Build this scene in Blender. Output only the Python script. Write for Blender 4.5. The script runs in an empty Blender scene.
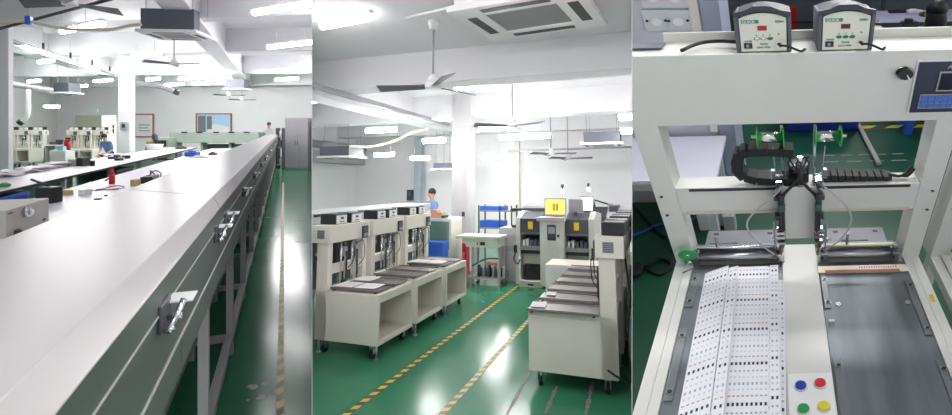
import bpy, bmesh, math, random
from mathutils import Matrix, Vector
random.seed(7)
C = bpy.context.scene.collection
PI = math.pi

# ------------------------------------------------------------------ camera, sky, exposure
FPX = 500.0                                    # focal length in pixels of the 952 x 415 frame
HOR = 128.0                                    # image row of the level horizon
cam = bpy.data.cameras.new('camera'); cam_o = bpy.data.objects.new('camera', cam); C.objects.link(cam_o)
cam.sensor_width = 36.0; cam.lens = 36.0*FPX/952; cam.shift_y = -(207.5-HOR)/952
cam.clip_start = 0.05; cam.clip_end = 200
cam_o.location = (0, 0, 1.5); cam_o.rotation_euler = (PI/2, 0, 0)
bpy.context.scene.camera = cam_o
w = bpy.data.worlds.new('sky'); bpy.context.scene.world = w; w.use_nodes = True
w.node_tree.nodes['Background'].inputs[0].default_value = (0.93, 0.96, 1.0, 1)
w.node_tree.nodes['Background'].inputs[1].default_value = 0.75
vs = bpy.context.scene.view_settings
vs.view_transform = 'Standard'; vs.look = 'None'; vs.gamma = 1.0; vs.use_curve_mapping = False
vs.exposure = 0.15
TUBE = 42.0                                     # emission of the fluorescent tubes

# ------------------------------------------------------------------ frames of the three bays
TH1 = math.atan(.384); AL = math.atan(56/500); TH2 = math.atan(.356*math.cos(AL))
FW = Matrix.Identity(4)
F1 = Matrix.Rotation(TH1, 4, 'Z')              # bay 1: y runs along the long oven
F2 = Matrix.Translation((0,0,1.5)) @ Matrix.Rotation(-AL, 4, 'X') @ Matrix.Rotation(-TH2, 4, 'Z') @ Matrix.Translation((0,0,-1.9))
ex = Vector((1,0,.022)).normalized(); ey = Vector((296,500,198)).normalized(); ez = -Vector((324,500,-509)).normalized()
O3 = Vector((.758,1.17,.828))                  # bay 3: raked bench machine on its ramp
F3 = Matrix(((ex.x,ey.x,ez.x,O3.x),(ex.y,ey.y,ez.y,O3.y),(ex.z,ey.z,ez.z,O3.z),(0,0,0,1)))
CAMP = Vector((0,0,1.5))
def hit(F, u, v, ax, val):
    I = F.inverted(); c = I @ CAMP
    d = I.to_3x3() @ Vector(((u-476)/FPX, 1, -(v-HOR)/FPX))
    i = 'xyz'.index(ax); return c + d*((val-c[i])/d[i])
CUR = {'F': F1, 'room': 1}
ROOM = {}
def bay(k, F): CUR['F'] = F; CUR['room'] = k
def bake(): return F3.to_3x3() if CUR['F'] is F3 else None

# ------------------------------------------------------------------ materials
def lin(c):
    return tuple(((x/255)/12.92 if x/255 <= .04045 else ((x/255+.055)/1.055)**2.4) for x in c)
MATS = {}
def mat(name, rgb, rough=.5, metal=0.0, var=.06, scale=6.0, bump=0.0, spec=.5, emit=0.0, alpha=1.0, rvar=0.0, trans=0.0):
    if name in MATS: return MATS[name]
    m = bpy.data.materials.new(name); m.use_nodes = True; nt = m.node_tree
    b = nt.nodes['Principled BSDF']; c = lin(rgb)
    b.inputs['Roughness'].default_value = rough; b.inputs['Metallic'].default_value = metal
    b.inputs['Specular IOR Level'].default_value = spec
    if trans: b.inputs['Transmission Weight'].default_value = trans
    if alpha < 1: b.inputs['Alpha'].default_value = alpha
    if emit:
        b.inputs['Emission Color'].default_value = (*c, 1); b.inputs['Emission Strength'].default_value = emit
        b.inputs['Base Color'].default_value = (*c, 1); MATS[name] = m; return m
    tc = nt.nodes.new('ShaderNodeTexCoord'); n = nt.nodes.new('ShaderNodeTexNoise')
    n.inputs['Scale'].default_value = scale; n.inputs['Detail'].default_value = 5
    nt.links.new(tc.outputs['Object'], n.inputs['Vector'])
    r = nt.nodes.new('ShaderNodeValToRGB')
    r.color_ramp.elements[0].position = .3; r.color_ramp.elements[1].position = .7
    r.color_ramp.elements[0].color = (*[x*(1-var) for x in c], 1); r.color_ramp.elements[1].color = (*[min(1,x*(1+var)) for x in c], 1)
    nt.links.new(n.outputs['Fac'], r.inputs['Fac']); nt.links.new(r.outputs['Color'], b.inputs['Base Color'])
    if rvar:
        mr = nt.nodes.new('ShaderNodeMapRange'); mr.inputs['To Min'].default_value = max(.02, rough-rvar); mr.inputs['To Max'].default_value = rough+rvar
        nt.links.new(n.outputs['Fac'], mr.inputs['Value']); nt.links.new(mr.outputs['Result'], b.inputs['Roughness'])
    if bump:
        bp = nt.nodes.new('ShaderNodeBump'); bp.inputs['Strength'].default_value = bump; bp.inputs['Distance'].default_value = .01
        nt.links.new(n.outputs['Fac'], bp.inputs['Height']); nt.links.new(bp.outputs['Normal'], b.inputs['Normal'])
    MATS[name] = m; return m
def stripes(name, ca, cb, per, ang=45):
    m = bpy.data.materials.new(name); m.use_nodes = True; nt = m.node_tree; b = nt.nodes['Principled BSDF']
    tc = nt.nodes.new('ShaderNodeTexCoord'); mp = nt.nodes.new('ShaderNodeMapping'); mp.inputs['Rotation'].default_value = (0,0,math.radians(ang))
    sx = nt.nodes.new('ShaderNodeSeparateXYZ'); a = nt.nodes.new('ShaderNodeMath'); a.operation = 'MULTIPLY'; a.inputs[1].default_value = 1/per
    f = nt.nodes.new('ShaderNodeMath'); f.operation = 'FRACT'; g = nt.nodes.new('ShaderNodeMath'); g.operation = 'GREATER_THAN'; g.inputs[1].default_value = .5
    mx = nt.nodes.new('ShaderNodeMix'); mx.data_type = 'RGBA'; mx.inputs[6].default_value = (*lin(ca),1); mx.inputs[7].default_value = (*lin(cb),1)
    L = nt.links.new
    L(tc.outputs['Object'], mp.inputs['Vector']); L(mp.outputs['Vector'], sx.inputs[0]); L(sx.outputs['X'], a.inputs[0]); L(a.outputs[0], f.inputs[0]); L(f.outputs[0], g.inputs[0])
    L(g.outputs[0], mx.inputs[0]); L(mx.outputs[2], b.inputs['Base Color']); b.inputs['Roughness'].default_value = .45
    MATS[name] = m; return m

m_wall = mat('white_wall_paint', (238,236,238), .75, var=.02, scale=1.5)
m_ceil = mat('white_ceiling_paint', (226,226,229), .8, var=.02, scale=1)
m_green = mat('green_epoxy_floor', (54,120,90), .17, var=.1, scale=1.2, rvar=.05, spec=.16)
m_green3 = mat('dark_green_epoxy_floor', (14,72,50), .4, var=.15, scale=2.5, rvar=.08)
m_lid = mat('light_grey_enamel', (172,167,167), .3, var=.015, scale=1.0, spec=.5)
m_side = mat('grey_green_enamel', (66,75,70), .38, var=.04)
m_sidel = mat('pale_grey_green_enamel', (158,166,159), .4, var=.03)
m_leg = mat('grey_painted_steel', (168,164,164), .45, var=.04)
m_cream = mat('cream_powder_coat', (222,219,209), .42, var=.02)
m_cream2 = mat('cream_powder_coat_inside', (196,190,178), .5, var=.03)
m_white = mat('white_plastic', (232,232,232), .4, var=.02)
m_table = mat('white_laminate', (228,224,234), .35, var=.02, scale=3)
m_black = mat('black_plastic', (30,31,34), .45, var=.1)
m_dark = mat('dark_grey_plastic', (58,60,66), .5, var=.08)
m_acgrey = mat('slate_grey_sheet_metal', (86,90,100), .5, var=.05)
m_grey = mat('mid_grey_paint', (150,150,154), .5, var=.04)
m_cab = mat('grey_cabinet_paint', (172,170,174), .5, var=.02)
m_steel = mat('brushed_steel', (176,178,182), .3, 1.0, var=.08, scale=14)
m_chrome = mat('chrome', (225,226,228), .14, 1.0, var=.03)
m_tray = mat('tray_metal', (128,124,122), .4, .5, var=.12)
m_pale = mat('pale_grey_powder_coat', (214,214,208), .42, var=.02)
m_plate = mat('galvanised_plate', (126,132,138), .44, .7, var=.16, scale=7, rvar=.08)
def streaks(m):                                 # brushed streaks running along the bed
    nt = m.node_tree; n = [x for x in nt.nodes if x.type == 'TEX_NOISE'][0]; tc = [x for x in nt.nodes if x.type == 'TEX_COORD'][0]
    s = nt.nodes.new('ShaderNodeSeparateXYZ'); c = nt.nodes.new('ShaderNodeCombineXYZ'); a = nt.nodes.new('ShaderNodeMath'); a.operation = 'MULTIPLY_ADD'; a.inputs[1].default_value = -.592
    b = nt.nodes.new('ShaderNodeMath'); b.operation = 'MULTIPLY'; b.inputs[1].default_value = .16
    L = nt.links.new; L(tc.outputs['Object'], s.inputs[0]); L(s.outputs['Y'], a.inputs[0]); L(s.outputs['X'], a.inputs[2]); L(s.outputs['Y'], b.inputs[0])
    L(a.outputs[0], c.inputs['X']); L(b.outputs[0], c.inputs['Y']); L(c.outputs[0], n.inputs['Vector'])
m_plate_bed = mat('streaked_bed_plate', (124,130,136), .42, .7, var=.26, scale=16, rvar=.12); streaks(m_plate_bed)
m_platel = mat('pale_zinc_strip', (134,138,142), .4, .7, var=.1, scale=9)
m_red = mat('red_enamel', (188,36,48), .4)
m_blue = mat('blue_plastic', (44,98,196), .45)
m_yellow = mat('yellow_plastic', (226,196,40), .45)
m_greenp = mat('green_plastic', (30,150,70), .4)
m_card = mat('brown_cardboard', (190,168,128), .8)
m_paper = mat('white_paper', (238,232,236), .8, var=.03)
m_pink = mat('pink_cloth', (226,110,122), .8)
m_hose = mat('cream_hose', (222,214,190), .6)
m_skin = mat('skin', (206,160,132), .6); m_hair = mat('black_hair', (26,22,22), .5)
m_shirtb = mat('blue_shirt', (120,150,205), .8); m_shirtw = mat('white_shirt', (220,222,226), .8); m_tan = mat('tan_jacket', (150,126,84), .85)
m_trous = mat('dark_trousers', (48,50,60), .85)
m_tube = mat('lit_fluorescent_tube', (255,253,252), .5, emit=TUBE)

m_rubber = mat('black_rubber', (22,22,23), .65)
m_glassg = mat('green_tinted_glass', (120,156,140), .15, var=.03, alpha=.6)
m_pgreen = mat('pale_green_panel', (176,204,190), .3, var=.03)
m_wood = mat('reddish_brown_wood', (150,92,70), .55)
m_tape = stripes('yellow_black_hazard_tape', (216,186,70), (52,46,40), .13, 60)
m_tapef = stripes('worn_hazard_tape', (196,180,96), (96,98,66), .12, 60)

# ------------------------------------------------------------------ mesh builder
class MB:
    def __init__(s): s.bm = bmesh.new()
    def _n(s, f0, mi, smooth=False):
        for f in s.bm.faces[f0:] if False else list(s.bm.faces)[f0:]:
            f.material_index = mi; f.smooth = smooth
    def box(s, x0, x1, y0, y1, z0, z1, bev=0.0, mi=0):
        f0 = len(s.bm.faces)
        v = [s.bm.verts.new(p) for p in ((x0,y0,z0),(x1,y0,z0),(x1,y1,z0),(x0,y1,z0),(x0,y0,z1),(x1,y0,z1),(x1,y1,z1),(x0,y1,z1))]
        fs = [s.bm.faces.new([v[i] for i in q]) for q in ((3,2,1,0),(4,5,6,7),(0,1,5,4),(1,2,6,5),(2,3,7,6),(3,0,4,7))]
        if bev:
            ed = list({e for f in fs for e in f.edges})
            bmesh.ops.bevel(s.bm, geom=ed, offset=bev, segments=2, affect='EDGES', profile=.6)
        s._n(f0, mi); return s
    def prism(s, pts, ax, lo, hi, mi=0, bev=0.0):
        f0 = len(s.bm.faces)
        def P(a, b, t): return {'x': (t,a,b), 'y': (a,t,b), 'z': (a,b,t)}[ax]
        A = [s.bm.verts.new(P(a,b,lo)) for a,b in pts]; B = [s.bm.verts.new(P(a,b,hi)) for a,b in pts]; n = len(pts)
        s.bm.faces.new(A[::-1]); s.bm.faces.new(B)
        for i in range(n): s.bm.faces.new([A[i], A[(i+1)%n], B[(i+1)%n], B[i]])
        s._n(f0, mi); return s
    def hexa(s, bot, top, mi=0):
        f0 = len(s.bm.faces)
        A = [s.bm.verts.new(p) for p in bot]; B = [s.bm.verts.new(p) for p in top]; n = len(bot)
        s.bm.faces.new(A[::-1]); s.bm.faces.new(B)
        for i in range(n): s.bm.faces.new([A[i], A[(i+1)%n], B[(i+1)%n], B[i]])
        s._n(f0, mi); return s
    def tube(s, pts, r, n=8, mi=0, r2=None):
        f0 = len(s.bm.faces); pts = [Vector(p) for p in pts]; rings = []; up = None
        for i, p in enumerate(pts):
            d = (pts[min(i+1,len(pts)-1)] - pts[max(i-1,0)]).normalized()
            if up is None: up = d.orthogonal().normalized()
            up = (up - d*up.dot(d)); up = up.normalized() if up.length > 1e-6 else d.orthogonal().normalized()
            q = d.cross(up); rr = r if r2 is None else r + (r2-r)*i/(len(pts)-1)
            rings.append([s.bm.verts.new(p + (up*math.cos(2*PI*k/n) + q*math.sin(2*PI*k/n))*rr) for k in range(n)])
        for a, b in zip(rings, rings[1:]):
            for k in range(n): s.bm.faces.new([a[k], a[(k+1)%n], b[(k+1)%n], b[k]])
        s._n(f0, mi, True); f1 = len(s.bm.faces)
        s.bm.faces.new(rings[0][::-1]); s.bm.faces.new(rings[-1]); s._n(f1, mi); return s
    def cyl(s, a, b, r, n=14, mi=0, r2=None): return s.tube([a, b], r, n, mi, r2)
    def ball(s, c, r, sc=(1,1,1), mi=0, seg=12):
        f0 = len(s.bm.faces)
        M = Matrix.Translation(c) @ Matrix.Diagonal((r*sc[0], r*sc[1], r*sc[2], 1))
        bmesh.ops.create_uvsphere(s.bm, u_segments=seg, v_segments=max(6,seg//2+2), radius=1, matrix=M); s._n(f0, mi, True); return s
    def quad(s, pts, mi=0):
        f0 = len(s.bm.faces); s.bm.faces.new([s.bm.verts.new(p) for p in pts]); s._n(f0, mi); return s
    def mesh(s, name):
        bmesh.ops.recalc_face_normals(s.bm, faces=s.bm.faces[:])
        B = bake()
        if B is not None: s.bm.transform(B.to_4x4())
        me = bpy.data.meshes.new(name); s.bm.to_mesh(me); s.bm.free(); return me
def curve(pts, n=6):
    pts = [Vector(p) for p in pts]; P = [pts[0]*2-pts[1]] + pts + [pts[-1]*2-pts[-2]]; out = []
    for i in range(1, len(P)-2):
        a, b, c, d = P[i-1:i+3]
        for k in range(n):
            t = k/n; out.append(.5*((2*b)+(c-a)*t+(2*a-5*b+4*c-d)*t*t+(3*b-a-3*c+d)*t**3))
    return out + [pts[-1]]
def put(o, loc, rz=0.0, rx=0.0, ry=0.0):
    F = CUR['F']
    if F is F3: o.location = F3 @ Vector(loc); return
    o.matrix_world = F @ Matrix.Translation(loc) @ Matrix.Rotation(rz, 4, 'Z') @ Matrix.Rotation(rx, 4, 'X') @ Matrix.Rotation(ry, 4, 'Y')
def props(o, label, cat, group=None, kind=None):
    if kind: o['kind'] = kind
    if label: o['label'] = label
    if cat: o['category'] = cat
    if group: o['group'] = group
def thing(name, label, cat, loc=(0,0,0), rz=0.0, group=None, **k):
    o = bpy.data.objects.new(name, None); o.empty_display_size = .1; C.objects.link(o); put(o, loc, rz, **k)
    props(o, label, cat, group); ROOM[o] = CUR['room']; return o
def part(mb, name, m, parent, label=None):
    o = bpy.data.objects.new(name, mb.mesh(name)); C.objects.link(o); o.parent = parent; ROOM[o] = CUR['room']
    for x in (m if isinstance(m, (list, tuple)) else [m]): o.data.materials.append(x)
    if label: o['label'] = label
    return o
def one(mb, name, m, label, cat, loc=(0,0,0), rz=0.0, group=None, kind=None, **k):
    o = bpy.data.objects.new(name, mb.mesh(name)); C.objects.link(o); put(o, loc, rz, **k); ROOM[o] = CUR['room']
    for x in (m if isinstance(m, (list, tuple)) else [m]): o.data.materials.append(x)
    props(o, label, cat, group, kind); return o
def struct(mb, name, m, loc=(0,0,0)): return one(mb, name, m, None, None, loc, kind='structure')
def dup(root, loc, rz=0.0, label=None, group=None):
    def cp(o, par):
        c = o.copy(); C.objects.link(c); ROOM[c] = CUR['room']
        if par is not None: c.parent = par
        for ch in o.children: cp(ch, c)
        return c
    r = cp(root, None); put(r, loc, rz)
    if label: r['label'] = label
    if group: r['group'] = group
    return r
def text(s, size, parent, m, name, M4, depth=.0006, align='LEFT'):
    cu = bpy.data.curves.new(name, 'FONT'); cu.body = s; cu.size = size; cu.extrude = depth; cu.align_x = align; cu.offset = size*.025
    o = bpy.data.objects.new(name, cu); C.objects.link(o)
    bpy.context.view_layer.update()
    me = bpy.data.meshes.new_from_object(o.evaluated_get(bpy.context.evaluated_depsgraph_get()))
    bpy.data.objects.remove(o); bpy.data.curves.remove(cu)
    me.transform(M4); B = bake()
    if B is not None: me.transform(B.to_4x4())
    t = bpy.data.objects.new(name, me); C.objects.link(t); t.parent = parent; ROOM[t] = CUR['room']; me.materials.clear(); me.materials.append(m); return t
FRONT = Matrix.Rotation(PI/2, 4, 'X')          # text standing up, read from -y

# ------------------------------------------------------------------ shared builders
def tube_light(label, p, length, rz, group, width=.14, hang=.25, bright=1.0):
    t = thing('ceiling_light', label, 'light', p, rz, group)
    part(MB().box(-length/2, length/2, -width*.3, width*.3, .03, .075, .006), 'housing', m_white, t)
    b = MB(); b.tube([(-length/2+.03,0,0),(length/2-.03,0,0)], width*.38, 10); part(b, 'tube', m_tube if bright == 1.0 else mat('lit_fluorescent_tube_%.1f' % bright, (255,253,252), .5, emit=TUBE*bright), t)
    part(MB().cyl((-length*.3,0,.07),(-length*.3,0,.07+hang),.006,6), 'hanger', m_white, t)
    part(MB().cyl((length*.3,0,.07),(length*.3,0,.07+hang),.006,6), 'hanger', m_white, t)
    return t
def ceiling_fan(label, p, R, pole, rz, group='ceiling fans', a0=0.0, pitch=.02):
    t = thing('ceiling_fan', label, 'fan', p, rz, group)
    part(MB().cyl((0,0,.05),(0,0,pole),.014,8), 'pole', m_grey, t)
    part(MB().cyl((0,0,pole-.12),(0,0,pole),.05,14,r2=.085), 'canopy', m_white, t)
    part(MB().cyl((0,0,-.03),(0,0,.05),.10,18).cyl((0,0,.05),(0,0,.16),.09,18,r2=.03), 'motor', m_white, t)
    for k in range(3):
        a = a0 + k*2*PI/3; c, s = math.cos(a), math.sin(a); b = MB()
        def q(x, y, z): return (x*c-y*s, x*s+y*c, z)
        pr = [(.10,-.05,-pitch*.6),(R,-.085,-pitch),(R,.075,pitch+.01),(.10,.045,.02)]
        b.hexa([q(x,y,z-.004) for x,y,z in pr], [q(x,y,z+.004) for x,y,z in pr]); part(b, 'blade', mat('fan_blade_shade_grey', (116,116,120), .5), t)  # blade grey darkened to carry the backlit shade of the undersides
    return t
def cassette_ac(label, p, wx, wy, hbox, rz, rods, group='cassette air conditioners', body=m_acgrey, bd=1.0):
    """panel centred on p, underside at p.z"""
    t = thing('air_conditioner', label, 'air conditioner', p, rz, group)
    part(MB().box(-wx/2+.06, wx/2-.06, -wy/2+.06, -wy/2+.06+(wy-.12)*bd, .055, .055+hbox, .008), 'body', body, t)
    b = MB()
    for x0,x1,y0,y1 in ((-wx/2,wx/2,-wy/2,-wy*.28),(-wx/2,wx/2,wy*.28,wy/2),(-wx/2,-wx*.28,-wy*.28,wy*.28),(wx*.28,wx/2,-wy*.28,wy*.28)):
        b.box(x0,x1,y0,y1,0,.05)
    pn = part(b, 'panel', m_white, t)
    g = MB(); g.box(-wx*.28,wx*.28,-wy*.28,wy*.28,.02,.04); part(g, 'intake_grille', m_acg, t)
    for k in range(4):
        v = MB(); X, Y = (wx, wy) if k%2 == 0 else (wy, wx)
        a = k*PI/2; c, s = round(math.cos(a)), round(math.sin(a))
        pts = [(-X*.26,-Y*.43),(X*.26,-Y*.43),(X*.26,-Y*.35),(-X*.26,-Y*.35)]
        pts = [(x*c-y*s, x*s+y*c) for x, y in pts]
        v.prism(pts, 'z', -.003, .01); part(v, 'outlet_slot', m_black, t)
    for sx in (-1,1):
        for sy in (-1,1): part(MB().cyl((sx*(wx/2-.12), sy*(wy/2-.12), .05+hbox),(sx*(wx/2-.12), sy*(wy/2-.12), .05+hbox+rods),.007,6), 'hanging_rod', m_cab, t)
    return t
m_acg = stripes('intake_grille_ribs', (150,148,150), (112,110,114), .03, 0)

def person(name_label, loc, rz, shirt, sit=False, lean=0.0, group=None, head_turn=0.0, reach=.35, hair_long=False, bake_ok=True, trous=m_trous):
    t = thing('person', name_label, 'person', loc, rz, group)
    z0 = -.42 if sit else 0.0
    hip = Vector((0,0,.95+z0)); L = lambda d, z: Vector((0, d, z))
    V = []; E = []; R = []; Mi = []
    def v(p, r, par=None, m=0):
        V.append(Vector(p)); R.append(r); Mi.append(m)
        if par is not None: E.append((par, len(V)-1))
        return len(V)-1
    cl, sl = math.cos(lean), math.sin(lean)
    def up(d, h, x=0): return hip + Vector((x, h*sl + d*cl, h*cl - d*sl))
    pel = v(hip, (.15,.11)); sp = v(up(0,.20), (.135,.10), pel); ch = v(up(0,.40), (.155,.11), sp); nb = v(up(0,.54), (.06,.06), ch, 0)
    nk = v(up(.01,.60), (.05,.052), nb, 1); hd = v(up(.025,.68), (.074,.088), nk, 1); ht = v(up(.02,.77), (.07,.085), hd, 1)
    for s in (-1, 1):
        sh = v(up(0,.49,s*.17), (.06,.06), ch); el = v(up(.08,.24,s*.22), (.042,.042), sh)
        wr = v(up(.08+reach*.75,.20,s*.15), (.028,.028), el, 1); pa = v(up(.08+reach*.75+.08,.19,s*.14), (.034,.018), wr, 1)
        for k in range(4):
            f1 = v(up(.08+reach*.75+.13+.006*(k in (1,2)),.185,s*(.11+k*.02)), (.009,.009), pa, 1)
            v(up(.08+reach*.75+.165+.008*(k in (1,2)),.165,s*(.11+k*.02)), (.008,.008), f1, 1)
        v(up(.08+reach*.75+.10,.175,s*.09), (.009,.009), pa, 1)
        hp = v(hip+Vector((s*.10,0,-.05)), (.085,.09), pel, 2)
        if sit: kn = v(hip+Vector((s*.12,.42,-.02)), (.06,.06), hp, 2); an = v(hip+Vector((s*.12,.40,-.43)), (.04,.04), kn, 2)
        else: kn = v(Vector((s*.11,.03,.5)), (.06,.06), hp, 2); an = v(Vector((s*.11,0,.09)), (.04,.04), kn, 2)
        v(V[an]+Vector((0,.14,-.05)), (.035,.028), an, 3)
    me = bpy.data.meshes.new('body'); me.from_pydata(V, E, []); o = bpy.data.objects.new('body', me); C.objects.link(o)
    md = o.modifiers.new('s', 'SKIN'); me.skin_vertices[0].data[0].use_root = True
    for i, r in enumerate(R): me.skin_vertices[0].data[i].radius = r
    sd = o.modifiers.new('u', 'SUBSURF'); sd.levels = 2; sd.render_levels = 2
    bpy.context.view_layer.update()
    m2 = bpy.data.meshes.new_from_object(o.evaluated_get(bpy.context.evaluated_depsgraph_get())); bpy.data.objects.remove(o)
    for x in (shirt, m_skin, trous, m_black): m2.materials.append(x)
    ev = [(V[a]+V[b])/2 for a, b in E]; em = [Mi[b] for a, b in E]
    for f in m2.polygons:
        f.use_smooth = True; c = f.center
        best = min(range(len(E)), key=lambda i: min((c-V[E[i][1]]).length, (c-ev[i]).length)); f.material_index = em[best]
    B = bake()
    if B is not None: m2.transform(B.to_4x4())
    bo = bpy.data.objects.new('body', m2); C.objects.link(bo); bo.parent = t; ROOM[bo] = CUR['room']
    hc = V[hd]*.45 + V[ht]*.55
    h = MB(); h.ball(hc+Vector((0,-.022,.03)), .1, (.92,1.02,1.0), seg=16)
    if hair_long: h.ball(hc+Vector((0,-.06,-.10)), .1, (.95,.7,1.6), seg=14)
    part(h, 'hair', m_hair, t)
    for s in (-1,1): part(MB().ball(hc+Vector((s*.03,.085,-.025)), .010), 'eye', m_black, t)
    part(MB().ball(hc+Vector((0,.098,-.05)), .016, (.7,1,1.3)), 'nose', m_skin, t)
    part(MB().ball(hc+Vector((0,.088,-.085)), .018, (1.2,.4,.35)), 'mouth', m_pink, t)
    for s in (-1,1): part(MB().ball(hc+Vector((s*.078,.005,-.03)), .022, (.4,.8,1.2)), 'ear', m_skin, t)
    return t

# ================================================================== BAY 1 : hall with the long oven
bay(1, F1)
def loc(u, v, Y):                               # a point of the picture at forward distance Y, in the bay's own axes
    return CUR['F'].inverted() @ Vector(((u-476)/FPX*Y, Y, 1.5-(v-HOR)/FPX*Y))
WA = -TH1                                       # yaw of things set square to the back wall
TA = -TH1 - .50                                 # yaw of the tubes
def world_struct(mb, name, m):
    F = CUR['F']; CUR['F'] = FW; o = struct(mb, name, m); CUR['F'] = F; return o
world_struct(MB().prism([(-27,.4),(0,.4),(-7,26.2),(-27,26.2)], 'z', -.1, 0), 'floor', m_green)
world_struct(MB().box(-27,-7,26,26.2,-.1,4.4), 'wall_back', m_wall)
struct(MB().box(-11.3,-11.04,3,33,-.1,4.4), 'wall_left', m_wall)
world_struct(MB().prism([(-27,-.8),(0,-.8),(-7,26.2),(-27,26.2)], 'z', 4.25, 4.4), 'ceiling', m_ceil)
# beams under the slab: one along the hall, several across it
struct(MB().box(-1.95,-1.5,.5,30,3.55,4.26), 'ceiling_beam', m_ceil)
struct(MB().box(-7.0,-6.4,.5,30,3.6,4.26), 'ceiling_beam', m_ceil)
for Y, h in ((6.6,3.62),(9.8,3.62),(14.2,3.62),(19.5,3.6),(24.5,3.55)):
    p = F1.inverted() @ Vector((-.55*Y, Y, 0))
    o = struct(MB().box(-14,14,-.2,.2,h,4.26), 'ceiling_beam', m_ceil, p); put(o, p, -TH1-.12)
# columns
def column(u0, u1, Y, dp):
    c = loc((u0+u1)/2, HOR, Y); wd = (u1-u0)/FPX*Y
    o = struct(MB().box(-wd/2,wd/2,0,dp,0,4.26,.012), 'column', m_wall, (c.x,c.y,0)); put(o, (c.x,c.y,0), WA); return o
column(118, 129.5, 15.6, .27); column(-24, 8.5, 10.2, .11)
# door and opening in the back wall
p = loc(89, HOR, 25.97); p.z = 0
o = struct(MB().box(-.68,.68,-.03,.02,0,2.16), 'door_1', mat('pale_olive_door', (206,208,186), .6), p); put(o, p, WA)
p = loc(109, HOR, 25.98); p.z = 0
o = struct(MB().box(-.34,.34,-.02,.02,0,2.12), 'window_1', mat('daylit_doorway_glass', (255,250,240), .5, emit=1.6), p); put(o, p, WA)
t = thing('exit_sign', 'small green exit sign above the olive door', 'sign', loc(95.5,110.5,25.97), WA)
part(MB().box(-.13,.13,-.03,.02,-.06,.06), 'sign_panel', mat('exit_sign_green', (110,190,160), .4, emit=.7), t)
text('EXIT', .09, t, m_white, 'lettering', Matrix.Translation((-.11,-.032,-.03)) @ FRONT)
# framed views on the back wall
t = thing('framed_picture', 'wooden framed bright blue and white picture above the cross oven', 'picture', loc(214,123.5,25.97), WA)
part(MB().box(-.93,.93,-.05,.02,.47,.53).box(-.93,.93,-.05,.02,-.53,-.47).box(-.93,-.87,-.05,.02,-.47,.47).box(.87,.93,-.05,.02,-.47,.47), 'frame', m_wood, t)
part(MB().box(-.87,.87,-.02,.02,-.47,.47), 'panel', mat('sky_blue_print', (176,208,236), .5), t)
part(MB().box(-.82,-.42,-.025,-.021,-.47,.4).box(-.36,-.1,-.025,-.021,-.3,.38), 'grey_figure_print', mat('print_grey', (120,118,124), .6), t)
part(MB().prism([(-.4,-.46),(.8,-.46),(.8,-.2),(.4,-.08),(.0,-.02),(-.2,-.2)], 'y', -.024, -.021), 'snow_print', m_paper, t)
t = thing('framed_picture', 'white board in a red brown frame just right of the column', 'notice board', loc(144.5,125.5,25.97), WA)
part(MB().box(-.5,.5,-.05,.02,.55,.61).box(-.5,.5,-.05,.02,-.61,-.55).box(-.5,-.44,-.05,.02,-.55,.55).box(.44,.5,-.05,.02,-.55,.55), 'frame', m_wood, t)
part(MB().box(-.44,.44,-.02,.02,-.55,.55), 'panel', m_paper, t)
part(MB().box(-.3,.3,-.024,-.02,-.3,-.25).box(-.3,.2,-.024,-.02,-.15,-.1).box(-.3,.3,-.024,-.02,0,.05), 'printing', m_grey, t)
t = thing('poster', 'small red and white notice beside the bright doorway', 'sign', loc(113.5,128,25.96), WA)
part(MB().box(-.07,.07,-.01,.01,-.35,.2), 'sheet', m_paper, t)
part(MB().box(-.05,.05,-.014,-.01,.02,.14).box(-.05,.05,-.014,-.01,-.2,-.06), 'printing', m_red, t)
t = thing('electrical_box', 'grey switch box on the middle white column', 'switch box', loc(124.5,126,15.58), WA)
part(MB().box(-.1,.1,-.05,.0,-.12,.12,.008), 'case', m_cab, t); part(MB().box(-.05,.05,-.06,-.05,-.05,.06), 'dial', m_dark, t)

# ---- the long oven conveyor
t = thing('conveyor_oven', 'very long pale grey lidded conveyor oven running down the hall', 'conveyor', (-.4,.2,0))
def lid(l0a, l0b, l1a, l1b):                    # a: front ridge side, b: far side
    pr = [(-.592,1.206),(-.2175,1.206),(-.2175,1.21),(-.2446,1.25),(-.592,1.25)]
    k = lambda r: (r+.2175)/(-.592+.2175)
    A = [(r+.4, l0a+(l0b-l0a)*k(r)-.2, z) for r,z in pr]; B = [(r+.4, l1a+(l1b-l1a)*k(r)-.2, z) for r,z in pr]
    b = MB(); b.hexa(A, B); return b
def lidpart(*a):
    o = part(lid(*a), 'lid', m_lid, t); md = o.modifiers.new('bevel','BEVEL'); md.width = .0025; md.segments = 2; return o
lidpart(.2,.2,2.035,2.405)
js = [2.04, 5.2, 8.4, 11.6, 14.8, 18.0, 21.2, 24.3]
for i, (a, b_) in enumerate(zip(js, js[1:])):
    lidpart(a+.003, (2.41 if i == 0 else a)+.003, b_-.003, b_-.003)
b = MB()
for a, c in ((.2,2.0),(2.006,4.0),(4.006,7),(7.006,11),(11.006,24.3)): b.box(-.19,.179,a-.2,c-.2,1.027,1.146)
part(b, 'body', m_side, t)
part(MB().box(-.19,.181,0,24.1,1.150,1.205), 'upper_panel', m_side, t)
for z in (1.1465,1.0235): part(MB().box(.17,.183,0,24.1,z,z+.003), 'seam_highlight', m_leg, t)  # pale strips stand in for the highlights along the panel seams
b = MB()
for a, c in ((.2,1.3),(1.306,2.6),(2.606,5),(5.006,24.3)): b.box(-.19,.182,a-.2,c-.2,.947,1.023)
part(b, 'lower_panel', m_side, t)
for i in range(20):
    l = 1.36 + i*1.16
    for r in (-.336, -.56):
        part(MB().box(r+.4-.02, r+.4+.022, l-.225, l-.175, .0, .95, .003), 'leg', m_leg, t)
    part(MB().box(-.16,.064, l-.22, l-.18, .09, .13), 'cross_bar', m_leg, t)
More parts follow.
